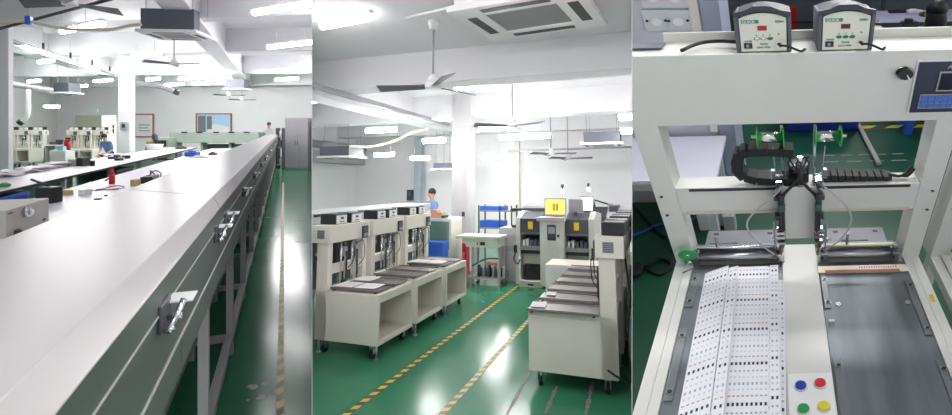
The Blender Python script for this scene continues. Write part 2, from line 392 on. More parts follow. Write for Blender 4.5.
part(MB().box(.042,.088,.3,24.1,.10,.145), 'floor_rail', m_leg, t); part(MB().box(-.182,-.136,.3,24.1,.10,.145), 'floor_rail', m_leg, t)
part(MB().box(-.19,-.10,.3,24.1,.55,.85), 'inner_duct', m_grey, t)
for Y in (.972,1.72,1.99,2.84,3.83,5.0,6.1,8.0,10.5,13.5):
    l = 1.0712*Y + .09 - .2; big = 1.0 if Y < 1.2 else .9
    o = part(MB().box(.1795,.187, l-.05, l+.035, 1.112, 1.166, .004), 'latch_plate', m_dark, t)
    b = MB(); b.tube([(.195,l-.045,1.115),(.205,l-.02,1.135),(.214,l+.005,1.16)], .006*big, 8).tube([(.19,l-.05,1.12),(.208,l-.05,1.125)], .004, 6).cyl((.184,l+.0,1.13),(.212,l+.0,1.13),.007,10)
    part(b, 'latch_handle', m_chrome, t)
    b = MB(); b.box(.182,.228,l+.018,l+.078,1.150,1.154,.001); part(b, 'latch_tab', m_white, t)

# ---- second oven across the far end
t = thing('conveyor_oven', 'grey green oven standing across the far end below the picture', 'conveyor', loc(218,HOR,21.6).xy.to_3d(), WA)
part(MB().box(-1.9,1.9,-.35,.35,.88,1.32,.02), 'body', m_sidel, t)
for x in (-1.25,-.6,.1,.75,1.4): part(MB().box(x-.12,x+.12,-.38,-.3,1.28,1.345,.01), 'lid_handle', m_black, t)
for x in (-1.5,-.85,-.2,.45,1.1,1.7): part(MB().box(x-.005,x+.005,-.354,-.35,.9,1.3), 'panel_joint', m_grey, t)
for x in (-1.7,-.6,.6,1.7): part(MB().box(x-.04,x+.04,-.2,.2,0,.88), 'leg', m_leg, t)
part(MB().box(-.4,1.6,-.1,.3,.15,.8), 'machinery', m_dark, t)
t = thing('inlet_unit', 'small grey green feed unit at the left end of the cross oven', 'machine', loc(166,HOR,20.6).xy.to_3d(), WA)
part(MB().box(-.28,.28,-.3,.3,.55,1.12,.03), 'housing', m_sidel, t); part(MB().box(-.2,.2,-.32,-.28,.75,1.0), 'opening', m_black, t)
part(MB().box(-.24,.24,-.25,.25,0,.55), 'stand', m_leg, t)

# ---- workbenches
def bench(name, label, r0, r1, l0, l1, z, leg_ls, apron=True):
    t = thing(name, label, 'workbench', ((r0+r1)/2, l0, 0)); x0, x1 = r0-(r0+r1)/2, r1-(r0+r1)/2
    part(MB().box(x0,x1,0,l1-l0,z-.03,z,.004), 'worktop', m_table, t)
    part(MB().box(x1,x1+.012,0,l1-l0,z-.04,z-.008), 'edge_band', m_black, t)
    for l in leg_ls:
        for x in (x0+.06, x1-.06): part(MB().box(x-.03,x+.03,l-.03,l+.03,0,z-.03), 'leg', m_white if int(l*7)%2 else m_leg, t)
    if not apron: part(MB().box(x0+.1,x1-.1,.1,l1-l0-.1,.18,.2), 'foot_shelf', m_leg, t)
    if apron:
        for a, c in zip(leg_ls, leg_ls[1:]): part(MB().box(x1-.64,x1-.62,a+.15,c-.1,.22,z-.06), 'pale_green_panel', m_pgreen, t)
    return t
bench('workbench', 'long white workbench by the left machines with papers on it', -4.35,-3.155,2.0,22.0,.75,[2,4.2,5.3,7.6,9.8,12,14.2,16.4,18.8])
bench('workbench', 'white workbench alongside the long oven with tools on it', -2.5,-.63,2.4,20.5,.75,[.4,2.6,4.8,7,9.2,11.4,13.6,15.8,17.6],False)

def on(u, v, z=.75): q = hit(F1, u, v, 'z', z); return q
# papers: loose pile
k = 0
for i in range(26):
    u = random.uniform(4,62); vv = 178.5 - (u-4)*.235 + random.uniform(-8,1.2)
    q = on(u, vv); 
    if q.x < -4.1: q.x = -4.1
    q.z = .751 + .007*(i%12)
    A = random.uniform(.012,.035); n = 9; f0 = random.uniform(0,6)
    top = [(-.17+.34*x/n, .004+A*.5*(1+math.sin(f0+x*.9))) for x in range(n+1)]
    b = MB(); b.prism(top + [(x, z-.003) for x, z in top[::-1]], 'y', -.22, .22)
    one(b, 'paper_sheet', m_paper, 'loose white sheet in the paper heap on the left bench', 'paper', q, random.uniform(-1,1), 'loose sheets heaped on the left bench')
q = on(4.5,187.5,.75)
t = thing('tape_roll', 'green tape roll at the near left edge of the bench', 'tape', q)
b = MB(); b.tube([(.04*math.cos(a*PI/8),.04*math.sin(a*PI/8),.03) for a in range(17)], .024, 8); part(b, 'roll', m_greenp, t)
part(MB().cyl((0,0,.012),(0,0,.065),.028,14), 'core', m_card, t)
# things on the left bench
q = on(80,166); t = thing('tester', 'small clear and black box on the left bench by papers', 'tester', q, WA)
part(MB().box(-.16,.0,-.1,.1,0,.14,.01), 'clear_cover', m_cab, t); part(MB().box(.0,.13,-.1,.1,0,.17,.01), 'case', m_black, t); part(MB().box(.22,.28,-.03,.03,0,.10,.01), 'plug', m_black, t)
q = on(117,150.5); q.x = -4.12; t = thing('basin', 'white basin on the far edge of the left bench', 'basin', q)
b = MB(); b.cyl((0,0,0),(0,0,.19),.2,20,r2=.27); part(b, 'bowl', m_white, t); part(MB().cyl((0,0,.19),(0,0,.2),.28,20), 'rim', m_white, t)
for i, (u, v) in enumerate(((112,159),(117,158.4),(122,158.8),(126,158.6),(119,160.5))):
    one(MB().box(-.07,.07,-.06,.06,0,.05+.03*(i%2),.008), 'component_tray', m_black if i != 2 else m_cab, ['black component tray at the left of the cluster behind the red bottle','tall black component tray in the middle of the cluster','grey component tray in the cluster behind the red bottle','tall black component tray at the right of the cluster','black component tray at the front of the cluster'][i], 'tray', on(u,v), .3*i, 'trays clustered on the left bench')
# things on the right bench
t = thing('control_box', 'beige metal control box with side louvres at lower left', 'control box', (-2.05,4.33,.75))
part(MB().box(-.28,.28,0,.67,0,.187,.006), 'case', mat('beige_enamel', (198,194,184), .5), t)
for k in range(7): part(MB().box(-.25,.25,-.006,.002,.03+k*.02,.042+k*.02), 'louvre', m_cream2, t)
b = MB(); b.cyl((.28,.26,.135),(.315,.26,.135),.035,16).cyl((.315,.26,.135),(.33,.26,.135),.022,14); part(b, 'knob', m_chrome, t)
part(MB().cyl((.28,.14,.0),(.286,.14,.03),.03,14), 'vent_hole', m_dark, t); part(MB().box(.28,.284,.56,.6,.02,.035), 'badge', m_black, t)
part(MB().box(.28,.283,.03,.09,.155,.165), 'label', m_wood, t)
q = on(47,203); t = thing('tool_case', 'black tool case with a dark stick on top beside the beige box', 'tool case', q, WA)
part(MB().box(-.08,.08,-.05,.1,0,.16,.012), 'case', m_black, t); part(MB().tube([(-.2,.05,.23),(.0,.02,.17)], .012, 8), 'stick', m_dark, t)
one(MB().box(-.06,.06,-.03,.03,0,.055), 'cardboard_box', m_card, 'little brown cardboard box beside the black tool case', 'box', on(66,195), WA)
one(MB().box(-.045,.045,-.04,.04,0,.065,.003), 'white_box', m_white, 'small white box between the cardboard box and red bottle', 'box', on(85,195), WA)
q = on(112,184); t = thing('spray_bottle', 'red spray bottle with trigger arm on the bench', 'bottle', q, WA)
part(MB().cyl((0,0,0),(0,0,.13),.035,14).cyl((0,0,.13),(0,0,.18),.03,14,r2=.016), 'body', m_red, t)
part(MB().box(-.012,.012,-.012,.012,.18,.21), 'cap', m_red, t); part(MB().tube([(-.0,0,.085),(-.05,0,.07),(-.09,0,.045)], .011,8), 'trigger', m_pink, t)
t = thing('cord', 'thin dark cord curled on the bench by the red bottle', 'cord', on(101,190))
part(MB().tube(curve([(-.05,0,.006),(.0,.1,.006),(.12,.16,.03),(.2,.12,.006),(.02,-.06,.006),(-.08,-.1,.006)]), .005, 6), 'cable', m_dark, t)
one(MB().box(-.05,.05,-.03,.03,0,.012), 'red_label_card', m_pink, 'pink card lying below the red bottle', 'card', on(113,190), WA)
one(MB().box(-.03,.03,-.02,.02,0,.012,.003), 'clip', m_dark, 'dark clip lying on the bench toward the oven', 'clip', on(98,199.5), WA)
one(MB().box(-.015,.015,-.01,.01,0,.012,.003), 'screw_cap', m_black, 'tiny black cap right of the dark clip', 'cap', on(106,196), WA)
one(MB().box(-.035,.035,-.05,.05,0,.085,.003), 'small_carton', m_card, 'small brown carton standing left of the black device', 'box', on(135.5,186), WA)
q = on(147,183); t = thing('power_unit', 'black power unit with leads on the bench edge', 'power unit', q, 0)
part(MB().box(-.06,.09,-.1,.3,0,.09,.012), 'case', m_black, t)
part(MB().tube(curve([(.0,.1,.09),(.05,.2,.15),(.08,.4,.1),(.05,.55,.02)]), .008, 6), 'lead', m_dark, t)
part(MB().tube(curve([(.0,.2,.09),(-.03,.35,.14),(.0,.6,.02)]), .008, 6), 'lead', m_dark, t)
for i, (u, v, wd, hh, mm, nm, lb) in enumerate((
    (192.5,156.5,.16,.12,m_blue,'blue_cloth_bundle','crumpled blue bundle on the far bench by the oven'),
    (213,155,.10,.06,m_black,'hand_tool','black hand tool on the bench beside the oven lid'),
    (163,160,.22,.03,m_black,'keyboard_tray','flat black tray on the far part of the left bench'),
    (199,158,.2,.04,m_paper,'white_cloth','folded white cloth beyond the blue bundle'),
    (181,149,.16,.07,m_dark,'meter_case','dark meter case at the far end of the left bench'))):
    b = MB(); b.box(-wd,wd,-.1,.1,0,hh,.02); b.box(-wd*.5,wd*.4,-.07,.06,hh-.02,hh+.03,.015)
    one(b, nm, mm, lb, nm.split('_')[-1], on(u,v), WA+.3*i)
# things under / between
t = thing('storage_bin', 'blue plastic bin under the left bench', 'bin', (-3.4,7.5,0))
part(MB().box(-.25,.2,0,.9,.0,.62,.02), 'tub', m_blue, t); part(MB().box(-.27,.22,-.02,.92,.60,.66,.01), 'rim', m_blue, t)
t = thing('storage_bin', 'dark bin under the left bench past the white legs', 'bin', (-3.4,12.2,0))
part(MB().box(-.25,.2,0,1.2,.0,.6,.02), 'tub', m_dark, t); part(MB().box(-.27,.22,-.02,1.22,.58,.63,.01), 'rim', m_dark, t)
for i, l in enumerate((14.6, 17.2)):
    t = thing('stool', ['black stool tucked under the far half of the left bench','black stool under the left bench nearest its far end'][i], 'stool', (-2.95,l,0))
    part(MB().cyl((0,0,.48),(0,0,.54),.18,16), 'seat', m_black, t)
    for sx in (-1,1):
        for sy in (-1,1): part(MB().tube([(sx*.1,sy*.1,.48),(sx*.17,sy*.17,0)], .014, 6), 'leg', m_dark, t)

# ---- small soldering robots at the back left
def robot(label, L, loc_, rz, group, detail=True, trays=0):
    """x runs from the gantry to the aisle, y along the gantry"""
    t = thing('soldering_robot', label, 'soldering machine', loc_, rz, group)
    b = MB(); b.box(.08,.88,0,L,.65,.69,.004); part(b, 'worktop', m_cream, t)
    part(MB().box(.06,.88,.0,.03,.15,.65,.003), 'end_panel', m_cream, t); part(MB().box(.06,.88,L-.03,L,.15,.65,.003), 'end_panel', m_cream, t)
    part(MB().box(.42,.45,.03,L-.03,.2,.65), 'recess_panel', m_cream2, t)
    part(MB().box(.84,.875,.03,L-.03,.60,.65), 'front_rail', m_cream, t); part(MB().box(.84,.875,.03,L-.03,.15,.19), 'front_rail', m_cream, t)
    part(MB().box(.45,.84,.03,L-.03,.17,.19), 'shelf', m_cream2, t)
    for x in (.16,.78):
        for y in (.06,L-.06):
            c = part(MB().cyl((x-.014,y,.05),(x+.014,y,.05),.045,14), 'caster', m_rubber, t)
            part(MB().box(x-.026,x-.018,y-.02,y+.02,.05,.15).box(x+.018,x+.026,y-.02,y+.02,.05,.15).box(x-.026,x+.026,y-.025,y+.025,.13,.15), 'caster_fork', m_steel, c)
    for x in (.10,.85): part(MB().cyl((x,.03,.0),(x,.03,.15),.012,8).cyl((x,.03,.0),(x,.03,.015),.03,12), 'levelling_foot', m_steel, t)
    for y in (.0,L-.09): part(MB().box(.06,.21,y,y+.09,.15 if y else .15,1.23,.004), 'post', m_cream, t)
    bm_ = part(MB().box(-.02,.24,-.02,L+.02,1.22,1.42,.006), 'beam', m_cream, t)
    for y in (-.024,L+.016):
        g = MB(); g.box(.07,.17,y,y+.008,1.27,1.37)
        gp = part(g, 'vent_grille', m_grey, bm_)
        if detail:
            for k in range(5): part(MB().box(.075,.165,y-.003,y+.011,1.28+k*.018,1.286+k*.018), 'vent_slat', m_dark, gp)
    d = part(MB().box(.24,.262,L-.17,L-.05,1.22,1.37,.004), 'control_panel', m_dark, t)
    part(MB().box(.262,.265,L-.155,L-.065,1.3,1.355), 'screen', m_acgrey, d); part(MB().box(.262,.265,L-.155,L-.065,1.235,1.28), 'keypad', m_grey, d)
    part(MB().box(.08,.19,.09,L-.09,.86,.95,.003), 'cross_beam', m_cream, t)
    for k in range(2 if detail else 1):
        y = L*(.38+.28*k) if detail else L*.5
        h = part(MB().box(.17,.24,y-.035,y+.035,1.04,1.15,.006), 'soldering_head', m_steel, t)
        part(MB().cyl((.25,y,1.1),(.25,y,.80),.012,8).cyl((.25,y,.80),(.25,y,.75),.006,8), 'soldering_iron', m_dark, h)
        part(MB().cyl((.2,y-.04,1.2),(.2,y-.04,.76),.012,8).cyl((.2,y+.04,1.2),(.2,y+.04,.76),.012,8), 'guide_rod', m_chrome, h)
        part(MB().tube(curve([(.22,y,1.16),(.3,y+.05,1.2),(.3,y+.08,1.0),(.26,y+.02,.9)]), .005, 6), 'cable', m_black, h)
        part(MB().box(.13,.16,y-.05,y+.05,1.0,1.2), 'slide', m_dark, h)
    return t
def station(label, loc_, rz, group, w_=.25):
    t = thing('soldering_station', label, 'soldering station', loc_, rz, group)
    part(MB().box(-.11,.10,-w_/2,w_/2,0,.125,.012), 'case', m_black, t)
    part(MB().box(.10,.112,-w_/2+.015,w_/2-.015,.008,.105,.004), 'front_plate', m_white, t)
    part(MB().box(.112,.116,-.03,.03,.06,.085), 'display', m_dark, t)
    part(MB().box(.112,.116,-.05,.05,.025,.035), 'button_row', m_dark, t)
    return t
places = ('left','middle','right')
for i, u in enumerate((7,21.3,35.3)):
    p = loc(u, HOR, 20.6); p.z = 0
    robot(f'cream bench soldering robot, {places[i]} of the trio by the left wall', .53, p, WA-PI/2, 'soldering robots by the left wall', False)
    q = Matrix.Rotation(WA-PI/2,4,'Z') @ Vector((.08,.28,1.42)); station(f'black station box topping the {places[i]} robot by the left wall', p+q, WA-PI/2, 'station boxes on the left wall robots', .36)
for i, u in enumerate((71.3,84.5,97.5)):
    p = loc(u, HOR, 19.8); p.z = 0
    robot(f'cream bench soldering robot, {places[i]} of the trio beyond the papers', .46, p, WA-PI/2, 'soldering robots before the olive door', False)
    q = Matrix.Rotation(WA-PI/2,4,'Z') @ Vector((.08,.25,1.42)); station(f'black station box topping the {places[i]} robot beyond the papers', p+q, WA-PI/2, 'station boxes on the robots beyond the papers', .36)
t = thing('cupboard', 'low white cupboard between the two robot trios', 'cupboard', (loc(62.5,HOR,17.5)).xy.to_3d(), WA)
part(MB().box(-.28,.28,-.2,.2,0,.72,.008), 'case', m_white, t); part(MB().box(-.27,.27,-.215,-.2,.04,.7,.004), 'door', m_cream, t)
one(MB().box(-.1,.1,-.08,.08,0,.14,.01), 'parts_box', mat('pale_blue_plastic',(130,190,214),.5), 'pale blue box on the low white cupboard', 'box', loc(62.5,HOR,17.5).xy.to_3d()+Vector((-.02,0,.72)), WA)
for i, u in enumerate((66.2,68.6)):
    p = loc(u,HOR,18.2); p.z = 0
    t = thing('fire_extinguisher', ['red fire extinguisher beside the pale blue box, left one','red fire extinguisher beside the robots, right one'][i], 'fire extinguisher', p+Vector((0,0,.62)), WA, 'extinguishers by the robots')
    part(MB().cyl((0,0,0),(0,0,.4),.065,14).cyl((0,0,.4),(0,0,.47),.065,14,r2=.025), 'cylinder', m_red, t)
    part(MB().box(-.02,.05,-.015,.015,.47,.53), 'valve', m_black, t)
t = thing('stand', 'small grey stand carrying the red extinguishers', 'stand', loc(67.4,HOR,18.2).xy.to_3d(), WA)
part(MB().box(-.14,.14,-.12,.12,.58,.62), 'top', m_leg, t)
for sx in (-1,1): part(MB().box(sx*.12-.015,sx*.12+.015,-.1,.1,0,.58), 'leg', m_leg, t)
t = thing('side_table', 'white side table between left wall robots and cupboard', 'table', loc(56,HOR,19.8).xy.to_3d(), WA)
part(MB().box(-.28,.28,-.25,.25,.80,.84), 'top', m_white, t)
for sx in (-1,1): part(MB().box(sx*.24-.02,sx*.24+.02,-.2,.2,0,.8), 'leg', m_leg, t)
one(MB().box(-.2,.14,-.12,.12,0,.1,.02).box(.0,.2,-.08,.08,.1,.2,.02), 'jig', m_dark, 'dark assembly jig on the small white side table', 'jig', loc(57,HOR,19.8).xy.to_3d()+Vector((0,0,.84)), WA)

# cabinet, bin stand on the right
m_cabd = mat('steel_cabinet_grey', (150,148,152), .5, var=.02)
t = thing('cabinet', 'tall grey two door steel cabinet at the end of the aisle', 'cabinet', loc(296.5,HOR,17.9).xy.to_3d(), WA)
part(MB().box(-.41,.41,-.0,.5,.0,1.86,.006), 'case', m_cabd, t)
for sx in (0,1):
    d = part(MB().box(-.40+sx*.402,-.004+sx*.402,-.018,0,.06,1.84,.003), 'door', m_cabd, t); part(MB().box(-.05+sx*.08,-.03+sx*.08,-.034,-.018,.9,1.05), 'handle', m_dark, d)
t = thing('waste_bin', 'dark bin stand beside the grey cabinet by the partition', 'bin', loc(310.5,HOR,18.4).xy.to_3d(), WA)
part(MB().box(-.03,.3,-.1,.2,.0,1.15,.01), 'case', m_acgrey, t); part(MB().box(-.035,.32,-.12,.22,1.15,1.2,.01), 'lid', m_dark, t)
t = thing('trolley', 'slim trolley with bottles left of the grey cabinet', 'trolley', loc(280.8,HOR,18.8).xy.to_3d(), WA)
part(MB().box(-.10,.12,-.2,.2,.1,.14).box(-.10,.12,-.2,.2,.75,.79).box(-.10,.12,-.2,.2,1.15,1.18), 'shelf', m_leg, t)
for sx in (-.1,.12): part(MB().box(sx-.012,sx+.012,-.2,.2,.0,1.5), 'post', m_dark, t)
for i, (z, mm) in enumerate(((.79,m_shirtb),(1.18,m_white),(.14,m_white))):
    one(MB().cyl((0,0,0),(0,0,.2),.06,12).cyl((0,0,.2),(0,0,.26),.05,12,r2=.02), 'bottle', mm, ['pale blue bottle on the middle trolley shelf','white bottle on the top trolley shelf','white bottle on the bottom trolley shelf'][i], 'bottle', loc(281,HOR,18.8).xy.to_3d()+Vector((0,0,z)), 0)
# people of the hall
person('person in a white shirt bending over the far end of the long oven', loc(267.5,HOR,23.3).xy.to_3d(), WA-2.4, m_shirtw, lean=.25)
person('person in a tan top with dark hair leaning over the left bench beyond the column', loc(147,HOR,19.2).xy.to_3d()+Vector((0,0,.0)), WA-1.8, m_tan, sit=True, lean=.5)
person('person in a blue shirt sitting behind the white basin', loc(110.5,HOR,18.6).xy.to_3d(), WA+PI, m_shirtb, sit=True, lean=.45)
for (u,Y,lb) in ((147,19.2,'black stool under the person in tan'),(110.5,18.6,'black stool under the person in blue')):
    t = thing('stool', lb, 'stool', loc(u,HOR,Y).xy.to_3d(), WA)
    part(MB().cyl((0,0,.38),(0,0,.43),.17,16), 'seat', m_black, t); part(MB().cyl((0,0,.04),(0,0,.38),.03,10), 'post', m_steel, t); part(MB().cyl((0,0,0),(0,0,.04),.18,16), 'base', m_dark, t)
q = on(150,150); q.x = -4.3
t = thing('microscope', 'dark bench microscope in front of the person in tan', 'microscope', loc(150.5,144,18.6)*0+Vector((-4.2,loc(150.5,144,17.4).y,.75)), WA)
part(MB().box(-.1,.1,-.1,.1,0,.04,.01), 'base', m_dark, t); part(MB().box(-.03,.03,.04,.09,.04,.42), 'column', m_dark, t); part(MB().box(-.06,.06,-.1,.09,.36,.52,.02).cyl((0,-.06,.25),(0,-.06,.36),.03,10), 'head', m_dark, t)

# ceiling services
for i, (u, v, Y, ln, lb) in enumerate((
    (284,7.5,8.0,1.5,'fluorescent light nearest the camera, at top right of the hall'),
    (290,44.5,11.4,1.5,'fluorescent light second from the top on the right of the hall'),
    (289,70,16.4,1.45,'upper of the two fluorescent lights above the grey cabinet'),
    (286.5,79,19.2,1.25,'lower of the two fluorescent lights above the grey cabinet'),
    (200,77.3,18.4,2.6,'long fluorescent light left of the hanging grey air conditioner'),
    (201,83.3,21.0,1.2,'short fluorescent light behind the long one at mid ceiling'),
    (146,55,13.0,1.3,'fluorescent light below the big cassette unit'),
    (92,25,9.1,.8,'fluorescent light behind the cream hose'),
    (68,30,9.6,.55,'short fluorescent light under the cream hose'),
    (46,61,14.0,.9,'fluorescent light over the light rail on the left'),
    (34,81,19.0,1.0,'fluorescent light over the left wall robots'),
    (103,80.5,19.0,1.3,'fluorescent light just left of the middle column'),
    (82,86,21.5,.8,'small fluorescent light beside the far box unit'),
    (153,79,19.0,.85,'fluorescent light just right of the middle column'),
    (174,84.5,21.5,1.3,'thin fluorescent light over the white board'))):
    tube_light(lb, loc(u, v, Y), ln, TA, 'fluorescent ceiling lights of the hall', bright=2.1 if Y > 15.5 else 1.0)
for x_, y_ in ((-3.0,2.4),(-4.2,4.6)):  # unseen tubes added to brighten the near end of the oven
    tube_light('added fluorescent light overhead, out of the picture, brightening the oven', F1.inverted() @ Vector((x_,y_,3.5)), 1.2, TA, 'added fluorescent lights overhead', bright=.4)
tube_light('short light on the left wall over the robots', loc(52,106.5,20.0), .55, 0, 'fluorescent ceiling lights of the hall', .12, .05)
t = thing('light_rail', 'long grey light rail hung along the hall on the left', 'light rail', (-6*.9335,0,3.4))
part(MB().box(-.06,.06,6.5,25,-.02,.05), 'rail', m_grey, t); part(MB().box(-.10,-.06,6.5,25,-.04,.06), 'conduit', m_leg, t)
for k in range(9): part(MB().cyl((0,7+k*1.7,.05),(0,7+k*1.7,.75),.008,6), 'hanger', m_white, t); part(MB().box(-.02,.02,6.98+k*1.7,7.02+k*1.7,.05,.22), 'bracket', m_dark, t)
for a, c in ((14.4,19.3),): part(MB().tube([(.03,a,-.03),(.03,c,-.03)], .045, 8), 'tube', m_tube, t)
t = thing('exhaust_duct', 'long horizontal grey duct running to the back on the left', 'duct', (-7.7*.9335, 13, 2.75))
part(MB().cyl((0,0,0),(0,8.9,0),.09,16), 'pipe', m_cab, t); part(MB().cyl((0,8.7,0),(0,8.95,0),.12,16), 'end_collar', m_cab, t)
for k in range(4): part(MB().cyl((0,.8+k*2.4,.08),(0,.8+k*2.4,1.5),.007,6), 'hanger', m_white, t)
t = thing('exhaust_pipe', 'white exhaust pipe bending down to the left wall robots', 'pipe', loc(28,88,19.0))
part(MB().tube(curve([(0,0,0),(0,0,-.4),(0,0,-.95),(-.08,.03,-1.15),(-.25,.05,-1.3)]), .085, 12), 'pipe', m_white, t)
part(MB().cyl((-.2,.05,-1.26),(-.3,.05,-1.36),.11,14), 'nozzle', m_black, t)
t = thing('duct_elbow', 'crinkled silver duct end hanging right of the middle column', 'duct', loc(148,85,17.5))
part(MB().tube(curve([(-.5,0,.1),(0,0,0),(.4,0,-.05),(.85,0,-.22)]), .09, 12), 'sleeve', m_cab, t); part(MB().cyl((.8,0,-.2),(.95,0,-.26),.1,12), 'end_collar', m_dark, t)
t = thing('pipe', 'dark conduit crossing the ceiling at the upper left corner', 'pipe', loc(55,14,9.1))
d = (loc(112,-1,8.7)-loc(-3,29.5,9.5))/2; part(MB().tube([-d*1.15,d*1.15], .03, 8), 'tube', m_dark, t)
t = thing('hose', 'cream hose sagging below the ceiling at upper left', 'hose', loc(28,21,8.2))
P = [loc(u,v,8.2)-loc(28,21,8.2) for u,v in ((-4,22),(14,21.5),(28,21.3),(45,25),(62,28.5),(90,30),(112,29.5),(128,26),(141,24.5))]
part(MB().tube(curve(P), .028, 8), 'tubing', m_hose, t); part(MB().box(-.03,.05,-.05,.05,-.06,.08,.01), 'clamp', m_blue, t)
part(MB().cyl((0,0,.06),(0,0,.85),.006,6), 'hanger', m_grey, t)
ceiling_fan('ceiling fan with shade-darkened blades cut by the top edge of the hall', loc(70,3,7.2), .68, .6, 0, a0=.75, pitch=.06)
ceiling_fan('ceiling fan hanging below the big cassette unit', loc(174,64,12.4), .68, .75, 0, a0=-.45)
ceiling_fan('small far ceiling fan, left of the two below the grey box unit', loc(229,95.5,20), .65, 1.2, 0, a0=-.4)
ceiling_fan('small far ceiling fan, right of the two below the grey box unit', loc(242,100,22), .62, 1.4, 0, a0=-.4)
m_ac1 = m_acgrey
cassette_ac('large ceiling cassette air conditioner with grey body at top of the hall', loc(178,36.5,9.0), 1.0, .86, .36, -TH1+.1, .55, bd=.3)
cassette_ac('far grey box air conditioner hung above the cross oven', loc(237.5,90,19.2), .86, .6, .34, WA, .9)
cassette_ac('grey box air conditioner hung over the robots on the left', loc(67.5,94,15.5), .58, .6, .27, WA, 1.0)
for i, (u, v, Y) in enumerate(((170,62,12.5),(214.5,60,14),(203,40,11))):
    pass
# floor marks
one(MB().box(-.02,.02,0,12.5,0,.002), 'floor_tape', m_tape, 'yellow and black tape line along the aisle beside the long oven', 'floor tape', (hit(F1,280,413,'z',0).x,2.2,.001))
p = hit(F1,266,217.5,'z',0); q = hit(F1,312,220.5,'z',0)
one(MB().hexa([(0,0,0),(q-p).to_tuple(),((q-p)+Vector((0,.06,0))).to_tuple(),(0,.06,0)], [(0,0,.002),((q-p)+Vector((0,0,.002))).to_tuple(),((q-p)+Vector((0,.06,.002))).to_tuple(),(0,.06,.002)]), 'floor_joint_strip', m_dark, 'dark joint strip across the green aisle floor', 'floor strip', p)
b = MB()
for k in range(9):
    x, y = random.uniform(-.09,.09), random.uniform(-.10,.10); s = random.uniform(.008,.03)
    b.prism([(x+s*math.cos(a)*random.uniform(.6,1.2), y+s*math.sin(a)) for a in [j*PI/4 for j in range(8)]], 'z', 0, .0015)
one(b, 'scuff_patch', m_cab, 'pale scuffed patch on the green aisle floor by the tape', 'scuff', hit(F1,266,391,'z',.001), kind='stuff')

# ================================================================== BAY 2 : hall with the soldering robots
bay(2, F2)
HZ = 3.95
def H2(u, v, ax, val): return hit(F2, u, v, ax, val)
struct(MB().box(-11,6,.3,15.2,-.1,0), 'floor', m_green)
struct(MB().box(-11,6,.0,15.2,HZ,HZ+.12), 'ceiling', m_ceil)
struct(MB().box(-11,6,15,15.2,-.1,HZ), 'wall_back', m_wall)
struct(MB().box(-9.9,-9.75,.3,15.2,-.1,HZ), 'wall_left', m_wall)
struct(MB().box(-5.75,-5.25,.3,15.0,3.3,HZ+.01), 'ceiling_beam', m_ceil, (-.1,0,.1))
struct(MB().box(-5.35,6,6.9,7.4,3.45,HZ+.01), 'ceiling_beam', m_ceil)
struct(MB().box(-11,6,10.6,11.1,3.4,HZ+.01), 'ceiling_beam', m_ceil)
struct(MB().box(-11,-5.3,6.0,6.4,3.45,HZ+.01), 'ceiling_beam', m_ceil)
struct(MB().box(-11,6,13.9,14.3,3.4,HZ+.01), 'ceiling_beam', m_ceil)
# the big column with its pilasters, and the far ones
a, b_ = H2(453,270,'z',0), H2(477,270,'z',0)
cx0, cx1 = -4.22, -3.86
struct(MB().box(cx0,cx1,10.5,10.85,0,HZ,.01).box(cx0-.10,cx0+.02,10.56,10.8,0,HZ).box(cx0+.22,cx1-.03,10.46,10.52,0,HZ).box(cx0-.05,cx1+.05,10.44,10.9,3.2,3.45), 'column', mat('column_paint', (206,205,206), .7, var=.02))
p = H2(418,200,'y',14.6); struct(MB().box(p.x-.10,p.x+.12,14.5,14.75,0,3.45), 'column', mat('blue_grey_paint', (168,180,190), .6))
p = H2(517.5,200,'y',14.9); struct(MB().box(p.x-.07,p.x+.07,14.86,15.0,0,3.45), 'trim_1', m_cream)
# duct ledge along the left wall
struct(MB().box(-9.76,-9.3,2,14.9,2.55,2.9), 'trim_2', m_cab)
# ---- rows of soldering robots
LX, RX_ = -3.76, -.30
nth = ('nearest the camera','second from the camera','third from the camera')
rows = []
for i, l in enumerate((4.954, 5.90, 6.86)):
    rows.append(robot('cream wheeled soldering robot in the left row, '+nth[i], .82, (LX,l,0), 0, 'soldering robots in the left row'))
for i, l in enumerate((4.84, 5.79, 6.74)):
    rows.append(robot('cream wheeled soldering robot in the right row, '+nth[i], .86, (RX_,l+.86,0), PI, 'soldering robots in the right row'))
sl = ('nearest','second','third')
for i, l in enumerate((4.954, 5.90, 6.86)):
    for j, dy in enumerate((.28,.60)):
        station(f'black soldering station on the {sl[i]} left row robot, {("near","far")[j]} one of its pair', (LX+.08,l+dy,1.42), .05, 'soldering stations on the left row')
for i, l in enumerate((4.84, 5.79, 6.74)):
    for j, dy in enumerate((.18,.56)):
        station(f'black soldering station on the {sl[i]} right row robot, {("near","far")[j]} one of its pair', (RX_-.08,l+dy,1.42), PI-.05, 'soldering stations on the right row', .26)
def tray(label, p, rz, wx, wy, boards, group):
    t = thing('board_tray', label, 'tray', p, rz, group)
    part(MB().box(-wx/2,wx/2,-wy/2,wy/2,0.014,.03,.003), 'plate', m_tray, t)
    part(MB().box(-wx/2,wx/2,-wy/2,-wy/2+.015,.03,.04), 'rim', m_tray, t); part(MB().box(-wx/2,wx/2,wy/2-.015,wy/2,.03,.04), 'rim', m_tray, t)
    part(MB().box(-wx/2+.03,-wx/2+.05,-wy/2,wy/2,0,.012), 'runner', m_dark, t); part(MB().box(wx/2-.05,wx/2-.03,-wy/2,wy/2,0,.012), 'runner', m_dark, t)
    return t
